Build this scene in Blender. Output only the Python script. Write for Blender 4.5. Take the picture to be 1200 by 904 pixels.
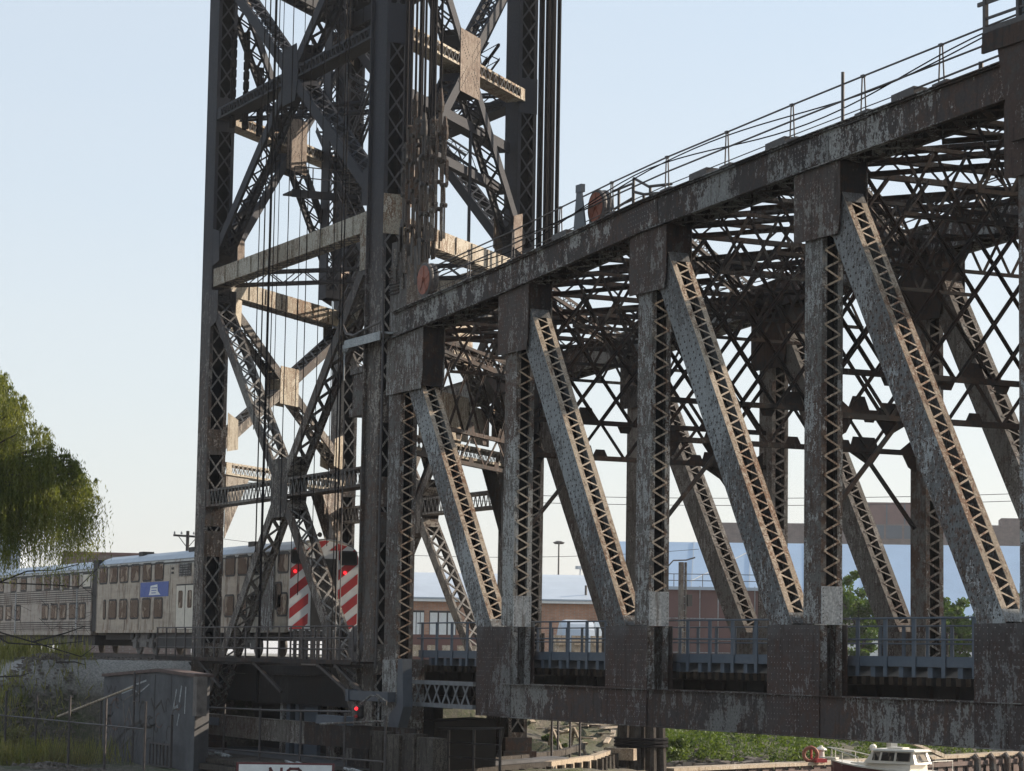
import bpy, math, random
from mathutils import Vector, Matrix, Quaternion
import numpy as np
random.seed(7)
for o in list(bpy.data.objects): bpy.data.objects.remove(o)
scene = bpy.context.scene
COL = scene.collection
V = Vector
R = math.radians

# ------------------------------------------------------------------ camera
YAW, PITCH, ROLL, FPX = 0.45074, 0.10423, 0.01658, 3031.36
cam_d = bpy.data.cameras.new('camera')
cam_d.sensor_width = 36.0
cam_d.lens = FPX / 1200 * 36
cam_d.clip_start = 0.5
cam_d.clip_end = 6000
cam = bpy.data.objects.new('camera', cam_d)
COL.objects.link(cam)
CAM = V((84.817, -36.770, 0.0))
fw = V((-math.cos(YAW) * math.cos(PITCH), math.sin(YAW) * math.cos(PITCH), math.sin(PITCH)))
rt = V((math.sin(YAW), math.cos(YAW), 0))
up = rt.cross(fw)
cx_ = rt * math.cos(ROLL) + up * math.sin(ROLL)
cy_ = up * math.cos(ROLL) - rt * math.sin(ROLL)
m = Matrix((cx_, cy_, -fw)).transposed().to_4x4()
m.translation = CAM
cam.matrix_world = m
scene.camera = cam

# ------------------------------------------------------------------ sky and sun
SUN = V((0.06, 0.90, 0.40)).normalized()          # direction towards the sun
elev = math.asin(SUN.z)
azim = math.atan2(SUN.x, SUN.y)                   # clockwise from +Y
world = bpy.data.worlds.new('World')
scene.world = world
world.use_nodes = True
wt = world.node_tree
bg = wt.nodes['Background']
sky = wt.nodes.new('ShaderNodeTexSky')
sky.sky_type = 'NISHITA'
sky.sun_disc = False
sky.sun_elevation = elev
sky.sun_rotation = azim
sky.altitude = 180
sky.air_density = 1.0
sky.dust_density = 1.6
sky.ozone_density = 1.0
# thin high haze over the clear-sky model: halves its colour and adds an even milky white
veil = wt.nodes.new('ShaderNodeMix'); veil.data_type = 'RGBA'
_c = [i for i in veil.inputs if i.type == 'RGBA']
veil.inputs[0].default_value = 0.74
wc = wt.nodes.new('ShaderNodeTexCoord'); wm_ = wt.nodes.new('ShaderNodeMapping'); wm_.inputs['Scale'].default_value = (1.2, 1.2, 5)
wn = wt.nodes.new('ShaderNodeTexNoise'); wn.inputs['Scale'].default_value = 2.2; wn.inputs['Detail'].default_value = 6; wn.inputs['Roughness'].default_value = .55
wt.links.new(wc.outputs['Generated'], wm_.inputs['Vector']); wt.links.new(wm_.outputs[0], wn.inputs['Vector'])
ws = wt.nodes.new('ShaderNodeSeparateXYZ'); wt.links.new(wc.outputs['Generated'], ws.inputs[0])
wa = wt.nodes.new('ShaderNodeMath'); wa.operation = 'MULTIPLY_ADD'; wa.inputs[1].default_value = .16; wt.links.new(wn.outputs['Fac'], wa.inputs[0]); wt.links.new(ws.outputs['Z'], wa.inputs[2])
wr_ = wt.nodes.new('ShaderNodeValToRGB'); wr_.color_ramp.elements[0].position = .06; wr_.color_ramp.elements[1].position = .42
wr_.color_ramp.elements[0].color = (3.85, 3.86, 3.88, 1); wr_.color_ramp.elements[1].color = (3.0, 3.50, 4.0, 1)
wt.links.new(wa.outputs[0], wr_.inputs['Fac'])
wt.links.new(sky.outputs['Color'], _c[0]); wt.links.new(wr_.outputs['Color'], _c[1])
wt.links.new([o for o in veil.outputs if o.type == 'RGBA'][0], bg.inputs['Color'])
bg.inputs['Strength'].default_value = 0.115
sun_d = bpy.data.lights.new('sun', 'SUN')
sun_d.energy = 4.2
sun_d.angle = R(0.6)
sun_d.color = (1.0, 0.86, 0.70)
sun = bpy.data.objects.new('sun', sun_d)
sun.rotation_euler = SUN.to_track_quat('Z', 'Y').to_euler()
COL.objects.link(sun)
scene.view_settings.view_transform = 'Standard'
scene.view_settings.look = 'None'
scene.view_settings.exposure = 0.92
scene.view_settings.gamma = 1.0

# ------------------------------------------------------------------ materials
def nmat(name):
    m = bpy.data.materials.new(name); m.use_nodes = True
    nt = m.node_tree
    return m, nt, nt.nodes['Principled BSDF']
def N(nt, typ, **kw):
    n = nt.nodes.new(typ)
    for k, v in kw.items():
        if k in n.inputs.keys(): n.inputs[k].default_value = v
        else: setattr(n, k, v)
    return n
def noise(nt, vec, scale, detail=4, rough=.6):
    n = N(nt, 'ShaderNodeTexNoise')
    n.inputs['Scale'].default_value = scale; n.inputs['Detail'].default_value = detail
    n.inputs['Roughness'].default_value = rough
    nt.links.new(vec, n.inputs['Vector'])
    return n.outputs['Fac']
def ramp(nt, fac, a, b, ca=(0, 0, 0, 1), cb=(1, 1, 1, 1)):
    r = N(nt, 'ShaderNodeValToRGB')
    r.color_ramp.elements[0].position = a; r.color_ramp.elements[1].position = b
    r.color_ramp.elements[0].color = ca; r.color_ramp.elements[1].color = cb
    nt.links.new(fac, r.inputs['Fac'])
    return r.outputs['Color']
def mix(nt, fac, a, b, blend='MIX'):
    n = N(nt, 'ShaderNodeMix', data_type='RGBA', blend_type=blend)
    ins = [i for i in n.inputs if i.type == 'RGBA']
    for s, v in ((n.inputs[0], fac), (ins[0], a), (ins[1], b)):
        if hasattr(v, 'links') or hasattr(v, 'is_linked'): nt.links.new(v, s)
        elif isinstance(v, (int, float)): s.default_value = v
        else: s.default_value = (*v[:3], 1)
    return [o for o in n.outputs if o.type == 'RGBA'][0]
def position(nt, sx=1, sy=1, sz=1, obj=False):
    if obj:
        g = N(nt, 'ShaderNodeTexCoord').outputs['Object']
    else:
        g = N(nt, 'ShaderNodeNewGeometry').outputs['Position']
    mp = N(nt, 'ShaderNodeMapping')
    mp.inputs['Scale'].default_value = (sx, sy, sz)
    nt.links.new(g, mp.inputs['Vector'])
    return mp.outputs['Vector']
def mathn(nt, op, a, b=0.0, clamp=False):
    n = N(nt, 'ShaderNodeMath', operation=op); n.use_clamp = clamp
    for i, v in enumerate((a, b)):
        if hasattr(v, 'is_linked'): nt.links.new(v, n.inputs[i])
        else: n.inputs[i].default_value = v
    return n.outputs[0]
def bump(nt, b, fac, strength=.4, dist=.02):
    n = N(nt, 'ShaderNodeBump'); n.inputs['Strength'].default_value = strength; n.inputs['Distance'].default_value = dist
    nt.links.new(fac, n.inputs['Height']); nt.links.new(n.outputs['Normal'], b.inputs['Normal'])

def steel(name, paint, rust, light, cover=.5, lcover=.62, scale=1.0, zgrad=None, rough=.72, metal=0.0):
    """weathered painted steel: paint worn to rust in patches, pale oxidised streaks running down"""
    m, nt, b = nmat(name)
    p1 = position(nt, 1, 1, 1); ps = position(nt, 2.6, 2.6, .9); p2 = position(nt, 1, 1, .85)
    big = noise(nt, p1, .55 * scale, 5, .7)
    med = noise(nt, p2, 3.1 * scale, 6, .75)
    fine = noise(nt, p1, 13 * scale, 4, .7)
    st = noise(nt, ps, 1.9 * scale, 6, .75)
    f1 = ramp(nt, mathn(nt, 'ADD', mathn(nt, 'MULTIPLY', big, .45), mathn(nt, 'MULTIPLY', med, .55)), cover - .035, cover + .035)
    c = mix(nt, f1, paint, rust)
    huge = noise(nt, position(nt, 1, 1, .5), .16, 3, .6)
    s = mathn(nt, 'ADD', mathn(nt, 'ADD', mathn(nt, 'MULTIPLY', st, .45), mathn(nt, 'MULTIPLY', med, .25)),
              mathn(nt, 'ADD', mathn(nt, 'MULTIPLY', fine, .22), mathn(nt, 'MULTIPLY', big, .35)))      # mean about .63
    s = mathn(nt, 'ADD', s, mathn(nt, 'MULTIPLY', mathn(nt, 'SUBTRACT', huge, .5), .45))
    f2 = ramp(nt, s, lcover + .06, lcover + .085)
    c = mix(nt, mathn(nt, 'MULTIPLY', f2, .92), c, light)
    dr = noise(nt, position(nt, 4, 4, .45), 1.3, 5, .7)
    c = mix(nt, ramp(nt, dr, .53, .66), c, mix(nt, 1.0, c, (.50, .44, .40), 'MULTIPLY'))
    rnd = N(nt, 'ShaderNodeObjectInfo').outputs['Random']
    c = mix(nt, 1.0, c, ramp(nt, rnd, 0, 1, (.82, .82, .82, 1), (1.18, 1.16, 1.14, 1)), 'MULTIPLY')
    tint = ramp(nt, fine, .3, .75, (.55, .53, .52, 1), (1.35, 1.32, 1.3, 1))
    c = mix(nt, 1.0, c, tint, 'MULTIPLY')
    if zgrad:       # blends to the tone given in zgrad with height
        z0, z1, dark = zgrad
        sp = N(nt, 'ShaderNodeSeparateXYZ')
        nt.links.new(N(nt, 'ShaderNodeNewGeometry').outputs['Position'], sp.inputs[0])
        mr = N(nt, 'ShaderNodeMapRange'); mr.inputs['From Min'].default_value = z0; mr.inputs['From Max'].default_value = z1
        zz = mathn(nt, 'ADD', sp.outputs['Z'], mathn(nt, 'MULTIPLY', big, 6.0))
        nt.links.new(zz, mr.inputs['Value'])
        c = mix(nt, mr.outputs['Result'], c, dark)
    nt.links.new(c, b.inputs['Base Color'])
    nt.links.new(ramp(nt, fine, .2, .8, (rough - .14,) * 3 + (1,), (rough + .14,) * 3 + (1,)), b.inputs['Roughness'])
    b.inputs['Metallic'].default_value = metal
    b.inputs['Specular IOR Level'].default_value = .22
    bump(nt, b, s, .5, .012)
    return m
def plain(name, col, rough=.7, var=.25, scale=4, metal=0, emit=None, es=0, spec=.4):
    m, nt, b = nmat(name)
    f = noise(nt, position(nt), scale, 5, .65)
    lo = tuple(max(0, x * (1 - var)) for x in col); hi = tuple(min(1, x * (1 + var)) for x in col)
    nt.links.new(ramp(nt, f, .3, .7, (*lo, 1), (*hi, 1)), b.inputs['Base Color'])
    b.inputs['Roughness'].default_value = rough; b.inputs['Metallic'].default_value = metal
    b.inputs['Specular IOR Level'].default_value = spec
    if emit:
        b.inputs['Emission Color'].default_value = (*emit, 1); b.inputs['Emission Strength'].default_value = es
    bump(nt, b, f, .2, .01)
    return m
M = {}
RUST = (.06, .034, .026)
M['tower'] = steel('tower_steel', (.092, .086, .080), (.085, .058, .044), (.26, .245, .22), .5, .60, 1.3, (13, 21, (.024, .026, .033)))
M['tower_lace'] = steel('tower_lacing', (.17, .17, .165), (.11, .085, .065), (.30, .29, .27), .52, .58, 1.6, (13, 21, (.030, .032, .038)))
M['girder'] = steel('pale_girder_steel', (.30, .27, .215), (.17, .105, .065), (.42, .40, .34), .50, .57, 1.6)
M['chord'] = steel('chord_steel', (.046, .038, .036), (.066, .040, .030), (.26, .265, .255), .5, .585, 1.2)
M['bchord'] = steel('lower_chord_steel', (.052, .043, .041), (.068, .041, .031), (.18, .18, .17), .5, .60, 1)
M['gusset'] = steel('gusset_steel', (.068, .056, .050), (.070, .042, .032), (.19, .185, .17), .49, .62, 1.1)
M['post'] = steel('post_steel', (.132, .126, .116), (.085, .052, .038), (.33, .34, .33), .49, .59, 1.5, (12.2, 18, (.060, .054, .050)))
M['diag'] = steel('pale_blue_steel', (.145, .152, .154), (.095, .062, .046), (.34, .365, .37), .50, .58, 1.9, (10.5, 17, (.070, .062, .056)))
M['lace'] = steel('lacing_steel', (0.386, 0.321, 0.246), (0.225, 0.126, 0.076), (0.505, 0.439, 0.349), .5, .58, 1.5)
M['fardiag'] = steel('far_diagonal_steel', (.150, .138, .122), (.080, .054, .042), (.27, .255, .235), .52, .6, 1.6)
M['bgusset'] = steel('foot_gusset_steel', (.060, .047, .044), (.062, .036, .028), (.17, .17, .165), .50, .64, 1.1, (3.2, 4.7, (.10, .10, .098)))
M['dark'] = steel('dark_steel', (0.024, 0.022, 0.022), (0.045, 0.025, 0.017), (0.079, 0.076, 0.073), .5, .64, 1.2)
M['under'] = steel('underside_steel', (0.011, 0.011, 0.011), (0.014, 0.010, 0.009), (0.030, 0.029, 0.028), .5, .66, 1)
M['walk'] = plain('galvanised_walkway', (.075, .095, .12), .55, .12, 6, .1)
M['rail'] = plain('rail_pipe', (.06, .052, .05), .6, .3, 8)
M['rope'] = plain('wire_rope', (.012, .011, .012), .9, .3, 10, 0, None, 0, .08)
M['rivet'] = plain('rivet_rust', (.045, .033, .028), .8, .4, 10)
M['rivetp'] = plain('rivet_pale', (.17, .16, .15), .5, .4, 10)  # pale tone stands in for highlights on the rivet heads
M['plate'] = steel('white_plate', (.30, .325, .335), (.18, .17, .16), (.38, .40, .41), .60, .6, 1.2)
M['orange'] = plain('orange_sheave', (.24, .075, .042), .6, .35, 5)
M['greysteel'] = plain('pale_grey_steel', (.065, .075, .088), .55, .15, 4)
M['fitting'] = steel('corroded_fitting', (.060, .056, .050), (.055, .032, .022), (.20, .19, .165), .5, .60, 2.5)
M['skewgusset'] = steel('skew_gusset_steel', (.20, .165, .135), (.12, .085, .065), (.27, .235, .20), .5, .62, 1.4)  # tan-brown gussets of the skew faces
M['palelattice'] = plain('pale_lattice_steel', (.15, .155, .16), .6, .25, 3)
M['core'] = plain('shade_black', (.008, .008, .009), .9, .3, 5, 0, None, 0, .1)  # near-black colour stands in for shade inside members and under the span

# ------------------------------------------------------------------ mesh and object helpers
ORG = {}
class MB:
    def __init__(s): s.v = []; s.f = []; s.mi = []; s.cur = 0
    def quadbox(s, c8):
        n = len(s.v); s.v += [tuple(p) for p in c8]
        for f in ((0, 3, 2, 1), (4, 5, 6, 7), (0, 1, 5, 4), (1, 2, 6, 5), (2, 3, 7, 6), (3, 0, 4, 7)):
            s.f.append(tuple(n + i for i in f)); s.mi.append(s.cur)
        return s
    def box(s, c, a, b, n):
        """box about centre c with half-extent vectors a, b, n"""
        c, a, b, n = V(c), V(a), V(b), V(n)
        return s.quadbox([c - a - b - n, c + a - b - n, c + a + b - n, c - a + b - n, c - a - b + n, c + a - b + n, c + a + b + n, c - a + b + n])
    def aabb(s, x0, y0, z0, x1, y1, z1):
        return s.box(((x0 + x1) / 2, (y0 + y1) / 2, (z0 + z1) / 2), ((x1 - x0) / 2, 0, 0), (0, (y1 - y0) / 2, 0), (0, 0, (z1 - z0) / 2))
    def beam(s, p0, p1, w, h, up=(0, 0, 1)):
        """bar from p0 to p1, w wide across, h along 'up'"""
        p0, p1, up = V(p0), V(p1), V(up)
        a = (p1 - p0); L = a.length; a.normalize()
        u = up - a * up.dot(a)
        if u.length < 1e-4: u = V((1, 0, 0)) - a * a.x
        if u.length < 1e-4: u = V((0, 1, 0))
        u.normalize(); b = a.cross(u)
        return s.box((p0 + p1) / 2, a * L / 2, b * w / 2, u * h / 2)
    def tube(s, pts, r, n=6, cap=True):
        pts = [V(p) for p in pts]; base = len(s.v); prev = None
        for i, p in enumerate(pts):
            d = (pts[min(i + 1, len(pts) - 1)] - pts[max(i - 1, 0)]).normalized()
            u = prev if prev is not None else (V((0, 0, 1)) if abs(d.z) < .9 else V((1, 0, 0)))
            u = (u - d * u.dot(d)).normalized(); prev = u; w = d.cross(u)
            rr = r[i] if isinstance(r, (list, tuple)) else r
            for k in range(n):
                t = 2 * math.pi * k / n
                s.v.append(tuple(p + (u * math.cos(t) + w * math.sin(t)) * rr))
        for i in range(len(pts) - 1):
            for k in range(n):
                a = base + i * n + k; b = base + i * n + (k + 1) % n
                s.f.append((a, b, b + n, a + n)); s.mi.append(s.cur)
        if cap:
            s.f.append(tuple(base + k for k in reversed(range(n)))); s.mi.append(s.cur)
            e = base + (len(pts) - 1) * n
            s.f.append(tuple(e + k for k in range(n))); s.mi.append(s.cur)
        return s
    def prism(s, poly, ext):
        """flat polygon (3-d points) pushed along the vector ext"""
        ext = V(ext); n = len(poly); b = len(s.v)
        s.v += [tuple(V(p)) for p in poly] + [tuple(V(p) + ext) for p in poly]
        s.f.append(tuple(b + i for i in reversed(range(n)))); s.f.append(tuple(b + n + i for i in range(n)))
        s.mi += [s.cur] * 2
        for i in range(n):
            j = (i + 1) % n
            s.f.append((b + i, b + j, b + n + j, b + n + i)); s.mi.append(s.cur)
        return s
    def lathe(s, c, axis, prof, n=16):
        """profile [(r, t)] turned about axis through c"""
        c, a = V(c), V(axis).normalized()
        u = (V((0, 0, 1)) if abs(a.z) < .9 else V((1, 0, 0))); u = (u - a * u.dot(a)).normalized(); w = a.cross(u)
        b = len(s.v)
        for r, t in prof:
            for k in range(n):
                th = 2 * math.pi * k / n
                s.v.append(tuple(c + a * t + (u * math.cos(th) + w * math.sin(th)) * r))
        for i in range(len(prof) - 1):
            for k in range(n):
                p = b + i * n + k; q = b + i * n + (k + 1) % n
                s.f.append((p, q, q + n, p + n)); s.mi.append(s.cur)
        s.f.append(tuple(b + k for k in reversed(range(n)))); s.mi.append(s.cur)
        e = b + (len(prof) - 1) * n
        s.f.append(tuple(e + k for k in range(n))); s.mi.append(s.cur)
        return s
    def rivet(s, p, n, r=.022, h=.014):
        p, n = V(p), V(n).normalized()
        u = V((0, 0, 1)) if abs(n.z) < .9 else V((1, 0, 0)); u = (u - n * u.dot(n)).normalized(); w = n.cross(u)
        b = len(s.v)
        for k in range(5):
            t = 2 * math.pi * k / 5
            s.v.append(tuple(p + (u * math.cos(t) + w * math.sin(t)) * r))
        s.v.append(tuple(p + n * h))
        for k in range(5):
            s.f.append((b + k, b + (k + 1) % 5, b + 5)); s.mi.append(s.cur)
    def mesh(s, name, mats, org=(0, 0, 0)):
        me = bpy.data.meshes.new(name)
        o = V(org)
        vs = [(x - o.x, y - o.y, z - o.z) for x, y, z in s.v] if o.length else s.v
        me.from_pydata(vs, [], s.f)
        if not isinstance(mats, (list, tuple)): mats = [mats]
        for m_ in mats: me.materials.append(m_)
        if len(mats) > 1: me.polygons.foreach_set('material_index', s.mi)
        me.update()
        return me
def thing(name, label, cat, loc=(0, 0, 0), group=None, rotz=0):
    o = bpy.data.objects.new(name, None); COL.objects.link(o); o.location = loc
    o.rotation_euler = (0, 0, rotz)
    o.empty_display_size = .5
    o['label'] = label; o['category'] = cat
    if group: o['group'] = group
    ORG[o] = V(loc)
    return o
def part(name, mb, mats, parent, label=None, local=False, smooth=False, kind=None):
    org = V((0, 0, 0)) if local else ORG.get(parent, V((0, 0, 0)))
    me = mb.mesh(name, mats, org)
    if smooth: me.polygons.foreach_set('use_smooth', [True] * len(me.polygons))
    o = bpy.data.objects.new(name, me); COL.objects.link(o)
    if parent is not None: o.parent = parent
    ORG[o] = ORG.get(parent, V((0, 0, 0)))
    if label: o['label'] = label
    if kind: o['kind'] = kind
    return o
def solo(name, mb, mats, label, cat, group=None, smooth=False):
    o = part(name, mb, mats, None, label, smooth=smooth); o['category'] = cat
    if group: o['group'] = group
    return o
def setting(name, mb, mats, kind='structure', smooth=False):
    o = part(name, mb, mats, None, smooth=smooth); o['kind'] = kind
    return o
BARS = {}
def bar_object(parent, p0, p1, w, th, out, mat, name='lacing_bar'):
    """one flat lacing bar as an object of its own; alike bars share mesh data"""
    p0, p1, out = V(p0), V(p1), V(out)
    a = p1 - p0; L = a.length; a.normalize(); out = (out - a * out.dot(a)).normalized(); b = out.cross(a)
    key = (round(L, 3), w, th, mat.name)
    if key not in BARS:
        BARS[key] = MB().box((0, 0, 0), (L / 2, 0, 0), (0, w / 2, 0), (0, 0, th / 2)).mesh(name, mat)
    o = bpy.data.objects.new(name, BARS[key]); COL.objects.link(o); o.parent = parent
    mm = Matrix((a, b, out)).transposed().to_4x4(); mm.translation = (p0 + p1) / 2 - ORG[parent]
    o.matrix_local = mm
    return o

NIND = {}
def member(parent, name, p0, p1, nrm, w, t, mat, lmat, rest, lac='z', pitch=.5, fl=.11, tie=.45, indiv=0, ri=0,
           lw=.065, sides=(1, 1), label=None, core=False, webth=.02):
    """riveted box member of two web plates (facing nrm) with angle flanges, laced or battened between.
    rest: mesh that takes the lacing not built bar by bar; indiv: build the bars of the +b face singly"""
    p0, p1, nrm = V(p0), V(p1), V(nrm)
    a = p1 - p0; L = a.length; a.normalize(); n = (nrm - a * nrm.dot(a)).normalized(); b = a.cross(n)
    if b.x < -1e-3 or (abs(b.x) <= 1e-3 and b.y > 0): b = -b          # b: the laced face turned to the span side
    mb = MB(); mid = (p0 + p1) / 2
    for s_ in (-1, 1):
        mb.box(mid + n * s_ * (t / 2 - webth / 2), a * L / 2, b * (w / 2 - .002), n * webth / 2)
        for q in (-1, 1):
            mb.box(mid + n * s_ * (t / 2 - fl / 2 - .001) + b * q * (w / 2 + .006), a * L / 2, n * fl / 2, b * .010)
    for q in (-1, 1):                                              # end tie plates
        if sides[0 if q < 0 else 1]:
            for e, pp in ((1, p0), (-1, p1)):
                if tie: mb.box(pp + a * e * tie / 2 + b * q * (w / 2 + .026), a * tie / 2, n * (t / 2 - .004), b * .008)
    o = part(name, mb, mat, parent, label)
    if core: part('inner_shade_sheet', MB().box(mid, a * (L / 2 - .02), n * (t / 2 - webth - .004), b * .008), M['core'], o)  # dark sheet added inside the member, painted as the shade behind the lacing
    if lac:
        Lz = L - 2 * tie; k = max(2, int(round(Lz / (pitch / 2)))) if lac == 'z' else max(1, int(round(Lz / pitch)))
        st = Lz / k; h = t / 2 - fl * .55
        for q in (-1, 1):
            if not sides[0 if q < 0 else 1]: continue
            for i in range(k):
                s0 = p0 + a * (tie + i * st); s1 = p0 + a * (tie + (i + 1) * st)
                off = b * q * (w / 2 + .022)
                pairs = [((1 if i % 2 else -1))] if lac == 'z' else [1, -1]
                for jj, sg in enumerate(pairs):
                    A = s0 + n * h * sg + off + b * q * .013 * jj; B = s1 - n * h * sg + off + b * q * .013 * jj
                    if indiv and q == 1 and NIND.get(indiv, 0) < 300:
                        bar_object(o, A, B, lw, .012, b, lmat); NIND[indiv] = NIND.get(indiv, 0) + 1
                    else:
                        rest.cur = ri; rest.box((A + B) / 2, (B - A) / 2, (B - A).normalized().cross(b) * lw / 2, b * .006)
    return o, a, b, n, L

# ================================================================== THE LIFT SPAN
PX = [-.85, 8.75, 17.85, 27.1, 36.4, 45.7, 55.0]                  # panel points
PF = [-19.0, -10.0] + PX                                           # the far truss starts one panel earlier (skew span)
def ztop(x): return float(np.interp(x, [-19, -10, -.85, 8.75, 17.85, 27.1, 36.4, 45.7, 55], [11.1, 11.45, 11.85, 12.42, 13.1, 13.47, 13.76, 13.9, 13.9]))
ZB = -1.43
NY, FY = .33, 10.10                                                # truss planes
TW = .66
span = thing('lift_span', 'long rusty riveted truss span with slanted pale diagonals, running from tower to right edge', 'bridge span', (27, 5, -2))
lrest = MB(); rivd = MB(); rivp = MB()
LM = [M['lace'], M['fardiag'], M['dark'], M['post']]

def rivgrid(mb, c, u, v, n, nu, nv, pu, pv, skip=.06, r=.022):
    c, u, v = V(c), V(u), V(v)
    for i in range(nu):
        for j in range(nv):
            if random.random() < skip: continue
            mb.rivet(c + u * ((i - (nu - 1) / 2) * pu) + v * ((j - (nv - 1) / 2) * pv), n, r)
NEG = V((0, -1, 0))
for near in (1, 0):
    Y = NY if near else FY
    xs = PX if near else PF
    tag_ = 'n' if near else 'f'
    # chords
    for i in range(len(xs) - 1):
        x0, x1 = xs[i], xs[i + 1]
        z0, z1 = ztop(x0), ztop(x1)
        if near and i == 0: x0 += .0
        a = V((x1 - x0, 0, z1 - z0)); L = a.length; a.normalize(); u = V((-a.z, 0, a.x))
        mb = MB(); c = V(((x0 + x1) / 2, Y, (z0 + z1) / 2))
        g = .012
        for s_ in (-1, 1):
            mb.box(c + V((0, s_ * .40, 0)), a * (L / 2 - g), u * .47, (0, .018, 0))
            mb.box(c + V((0, s_ * .46, 0)) - u * .455, a * (L / 2 - g), u * .012, (0, .09, 0))
            mb.box(c + V((0, s_ * .46, 0)) + u * .44, a * (L / 2 - g), u * .012, (0, .055, 0))
        mb.box(c + u * .49, a * (L / 2 - g), u * .016, (0, .56, 0))
        # lacing and batten plates under the chord
        nb = int(L / .55)
        for k in range(nb):
            q = c + a * ((k + .5) * L / nb - L / 2) - u * .475
            sg = 1 if k % 2 else -1
            d = (a * (L / nb) + V((0, .66 * sg, 0)))
            mb.box(q, d / 2, d.normalized().cross(u) * .10, u * .007)
        # splice plate near the panel point
        if near:
            for s_ in (-1,):
                mb.box(V((x1 - .1, Y + s_ * .428, z1)) - u * .0, a * .95, u * .36, (0, .008, 0))
        ch = part('top_chord', mb, M['chord'], span)
        if near:
            for k in range(int(L / .17)):
                px = -L / 2 + .1 + k * .17
                for h in (-.38, .36, -.27, .25):
                    if abs(h) < .3 and k % 2: continue
                    rivd.rivet(c + a * px + u * h + V((0, -.42, 0)), NEG, .020)
            rivgrid(rivp, V((x1 - .1, Y - .438, z1)), a, u, NEG, 12, 5, .145, .135, .1, .021)
        # bottom chord
        mb = MB()
        if near and i == 0: continue
        zt, zb = ZB + .52, ZB - .52
        xa, xb = x0 + g, x1 - g
        for s_ in (-1, 1):
            mb.aabb(xa, Y + s_ * .38 - .018, zb, xb, Y + s_ * .38 + .018, zt)
            mb.aabb(xa, Y + s_ * .44 - .07, zt + .002, xb, Y + s_ * .44 + .07, zt + .026)
            mb.aabb(xa, Y + s_ * .44 - .07, zb - .026, xb, Y + s_ * .44 + .07, zb - .002)
        mb.aabb(xa, Y - .30, zb - .03, xb, Y + .30, zb - .012)
        if near:
            mb.aabb(x1 - 3.6, Y - .409, zb + .05, x1 + 0.0 - g, Y - .400, zt - .05)
        part('bottom_chord', mb, M['bchord'], span)
        if near:
            for k in range(int((xb - xa) / .2)):
                for zz in (zt - .09, zb + .09): rivd.rivet((xa + .1 + k * .2, Y - .400, zz), NEG, .02)
            for k in range(18):
                for h in range(6):
                    if random.random() > .15: rivd.rivet((x1 - 3.5 + k * .19, Y - .411, zb + .17 + h * .14), NEG, .018)
    # posts
    for i, x in enumerate(xs):
        if not near and i == 0: continue
        zt = ztop(x) - .5
        end = near and i == 0
        w = .80 if not end else 1.05
        if near:
            zl = .98 if not end else -.9
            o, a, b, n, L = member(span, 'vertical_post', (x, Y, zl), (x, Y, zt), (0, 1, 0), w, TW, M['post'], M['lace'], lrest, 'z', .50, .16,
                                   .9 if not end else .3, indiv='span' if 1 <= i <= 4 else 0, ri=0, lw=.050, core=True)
            for k in range(int(L / .16)):
                for bx in (-w * .39, -w * .12, w * .14, w * .39):
                    if abs(bx) < w * .3 and k % 2: continue
                    rivd.rivet(V((x + bx, Y - TW / 2 - .002, zl + .05 + k * .16)), NEG, .019)
            if not end:
                # white tie plate at the foot and the two legs that go on down to the chord
                mp = MB().aabb(x + w / 2 + .030, Y - TW / 2 + .002, .95, x + w / 2 + .048, Y + TW / 2 - .002, 1.95)
                pl = part('tie_plate', mp, M['plate'], o, 'pale grey tie plate at the foot of the post')
                for k in range(9):
                    for yy in (-.27, .27): rivd.rivet((x + w / 2 + .049, Y + yy, 1.02 + k * .11), (1, 0, 0), .016)
                for s_ in (-1, 1):
                    lg = MB()
                    lg.aabb(x - w / 2, Y + s_ * TW / 2 - .02, ZB + .5, x + w / 2, Y + s_ * TW / 2 + .02, .94)
                    yo = Y + s_ * TW / 2
                    lg.prism([(x + w / 2 + .002, yo, ZB + .53), (x + w / 2 + .002, yo - s_ * .21, ZB + .53), (x + w / 2 + .002, yo - s_ * .20, 0), (x + w / 2 + .002, yo - s_ * .18, .94), (x + w / 2 + .002, yo, .94)], (.022, 0, 0))
                    part('post_leg', lg, M['post'], span)
        else:
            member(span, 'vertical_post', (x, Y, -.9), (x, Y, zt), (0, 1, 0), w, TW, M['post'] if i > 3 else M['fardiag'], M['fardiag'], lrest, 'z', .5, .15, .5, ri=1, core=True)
    # diagonals: from the head of each post down to the foot of the next
    for i in range(len(xs) - 1):
        if not near and i == 0: continue
        x0, x1 = xs[i], xs[i + 1]
        A, B = V((x0, Y, ztop(x0))), V((x1, Y, ZB))
        d = (B - A).normalized()
        A2 = A + d * 1.75; B2 = B - d * 2.55
        w = .92 if near else .85
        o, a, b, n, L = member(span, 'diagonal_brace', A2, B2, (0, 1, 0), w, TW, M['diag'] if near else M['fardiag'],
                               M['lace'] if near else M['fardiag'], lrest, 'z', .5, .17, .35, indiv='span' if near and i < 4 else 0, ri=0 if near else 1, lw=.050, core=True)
        if near:
            for k in range(int(L / .21)):
                for j, bx in enumerate((-.36, -.13, .12, .36)):
                    jit = (.0, .09, .03, .11)[j]
                    if random.random() < .08: continue
                    rivd.rivet(A2 + a * (.08 + k * .21 + jit) + b * bx * w / .92 + V((0, -TW / 2 - .002, 0)), NEG, .040, .018)
            ang = MB()      # upper flange angles in the tan of the lacing
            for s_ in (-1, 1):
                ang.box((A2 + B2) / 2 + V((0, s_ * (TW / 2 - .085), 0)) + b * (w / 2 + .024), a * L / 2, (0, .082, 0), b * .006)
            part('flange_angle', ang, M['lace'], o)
        else:
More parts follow.
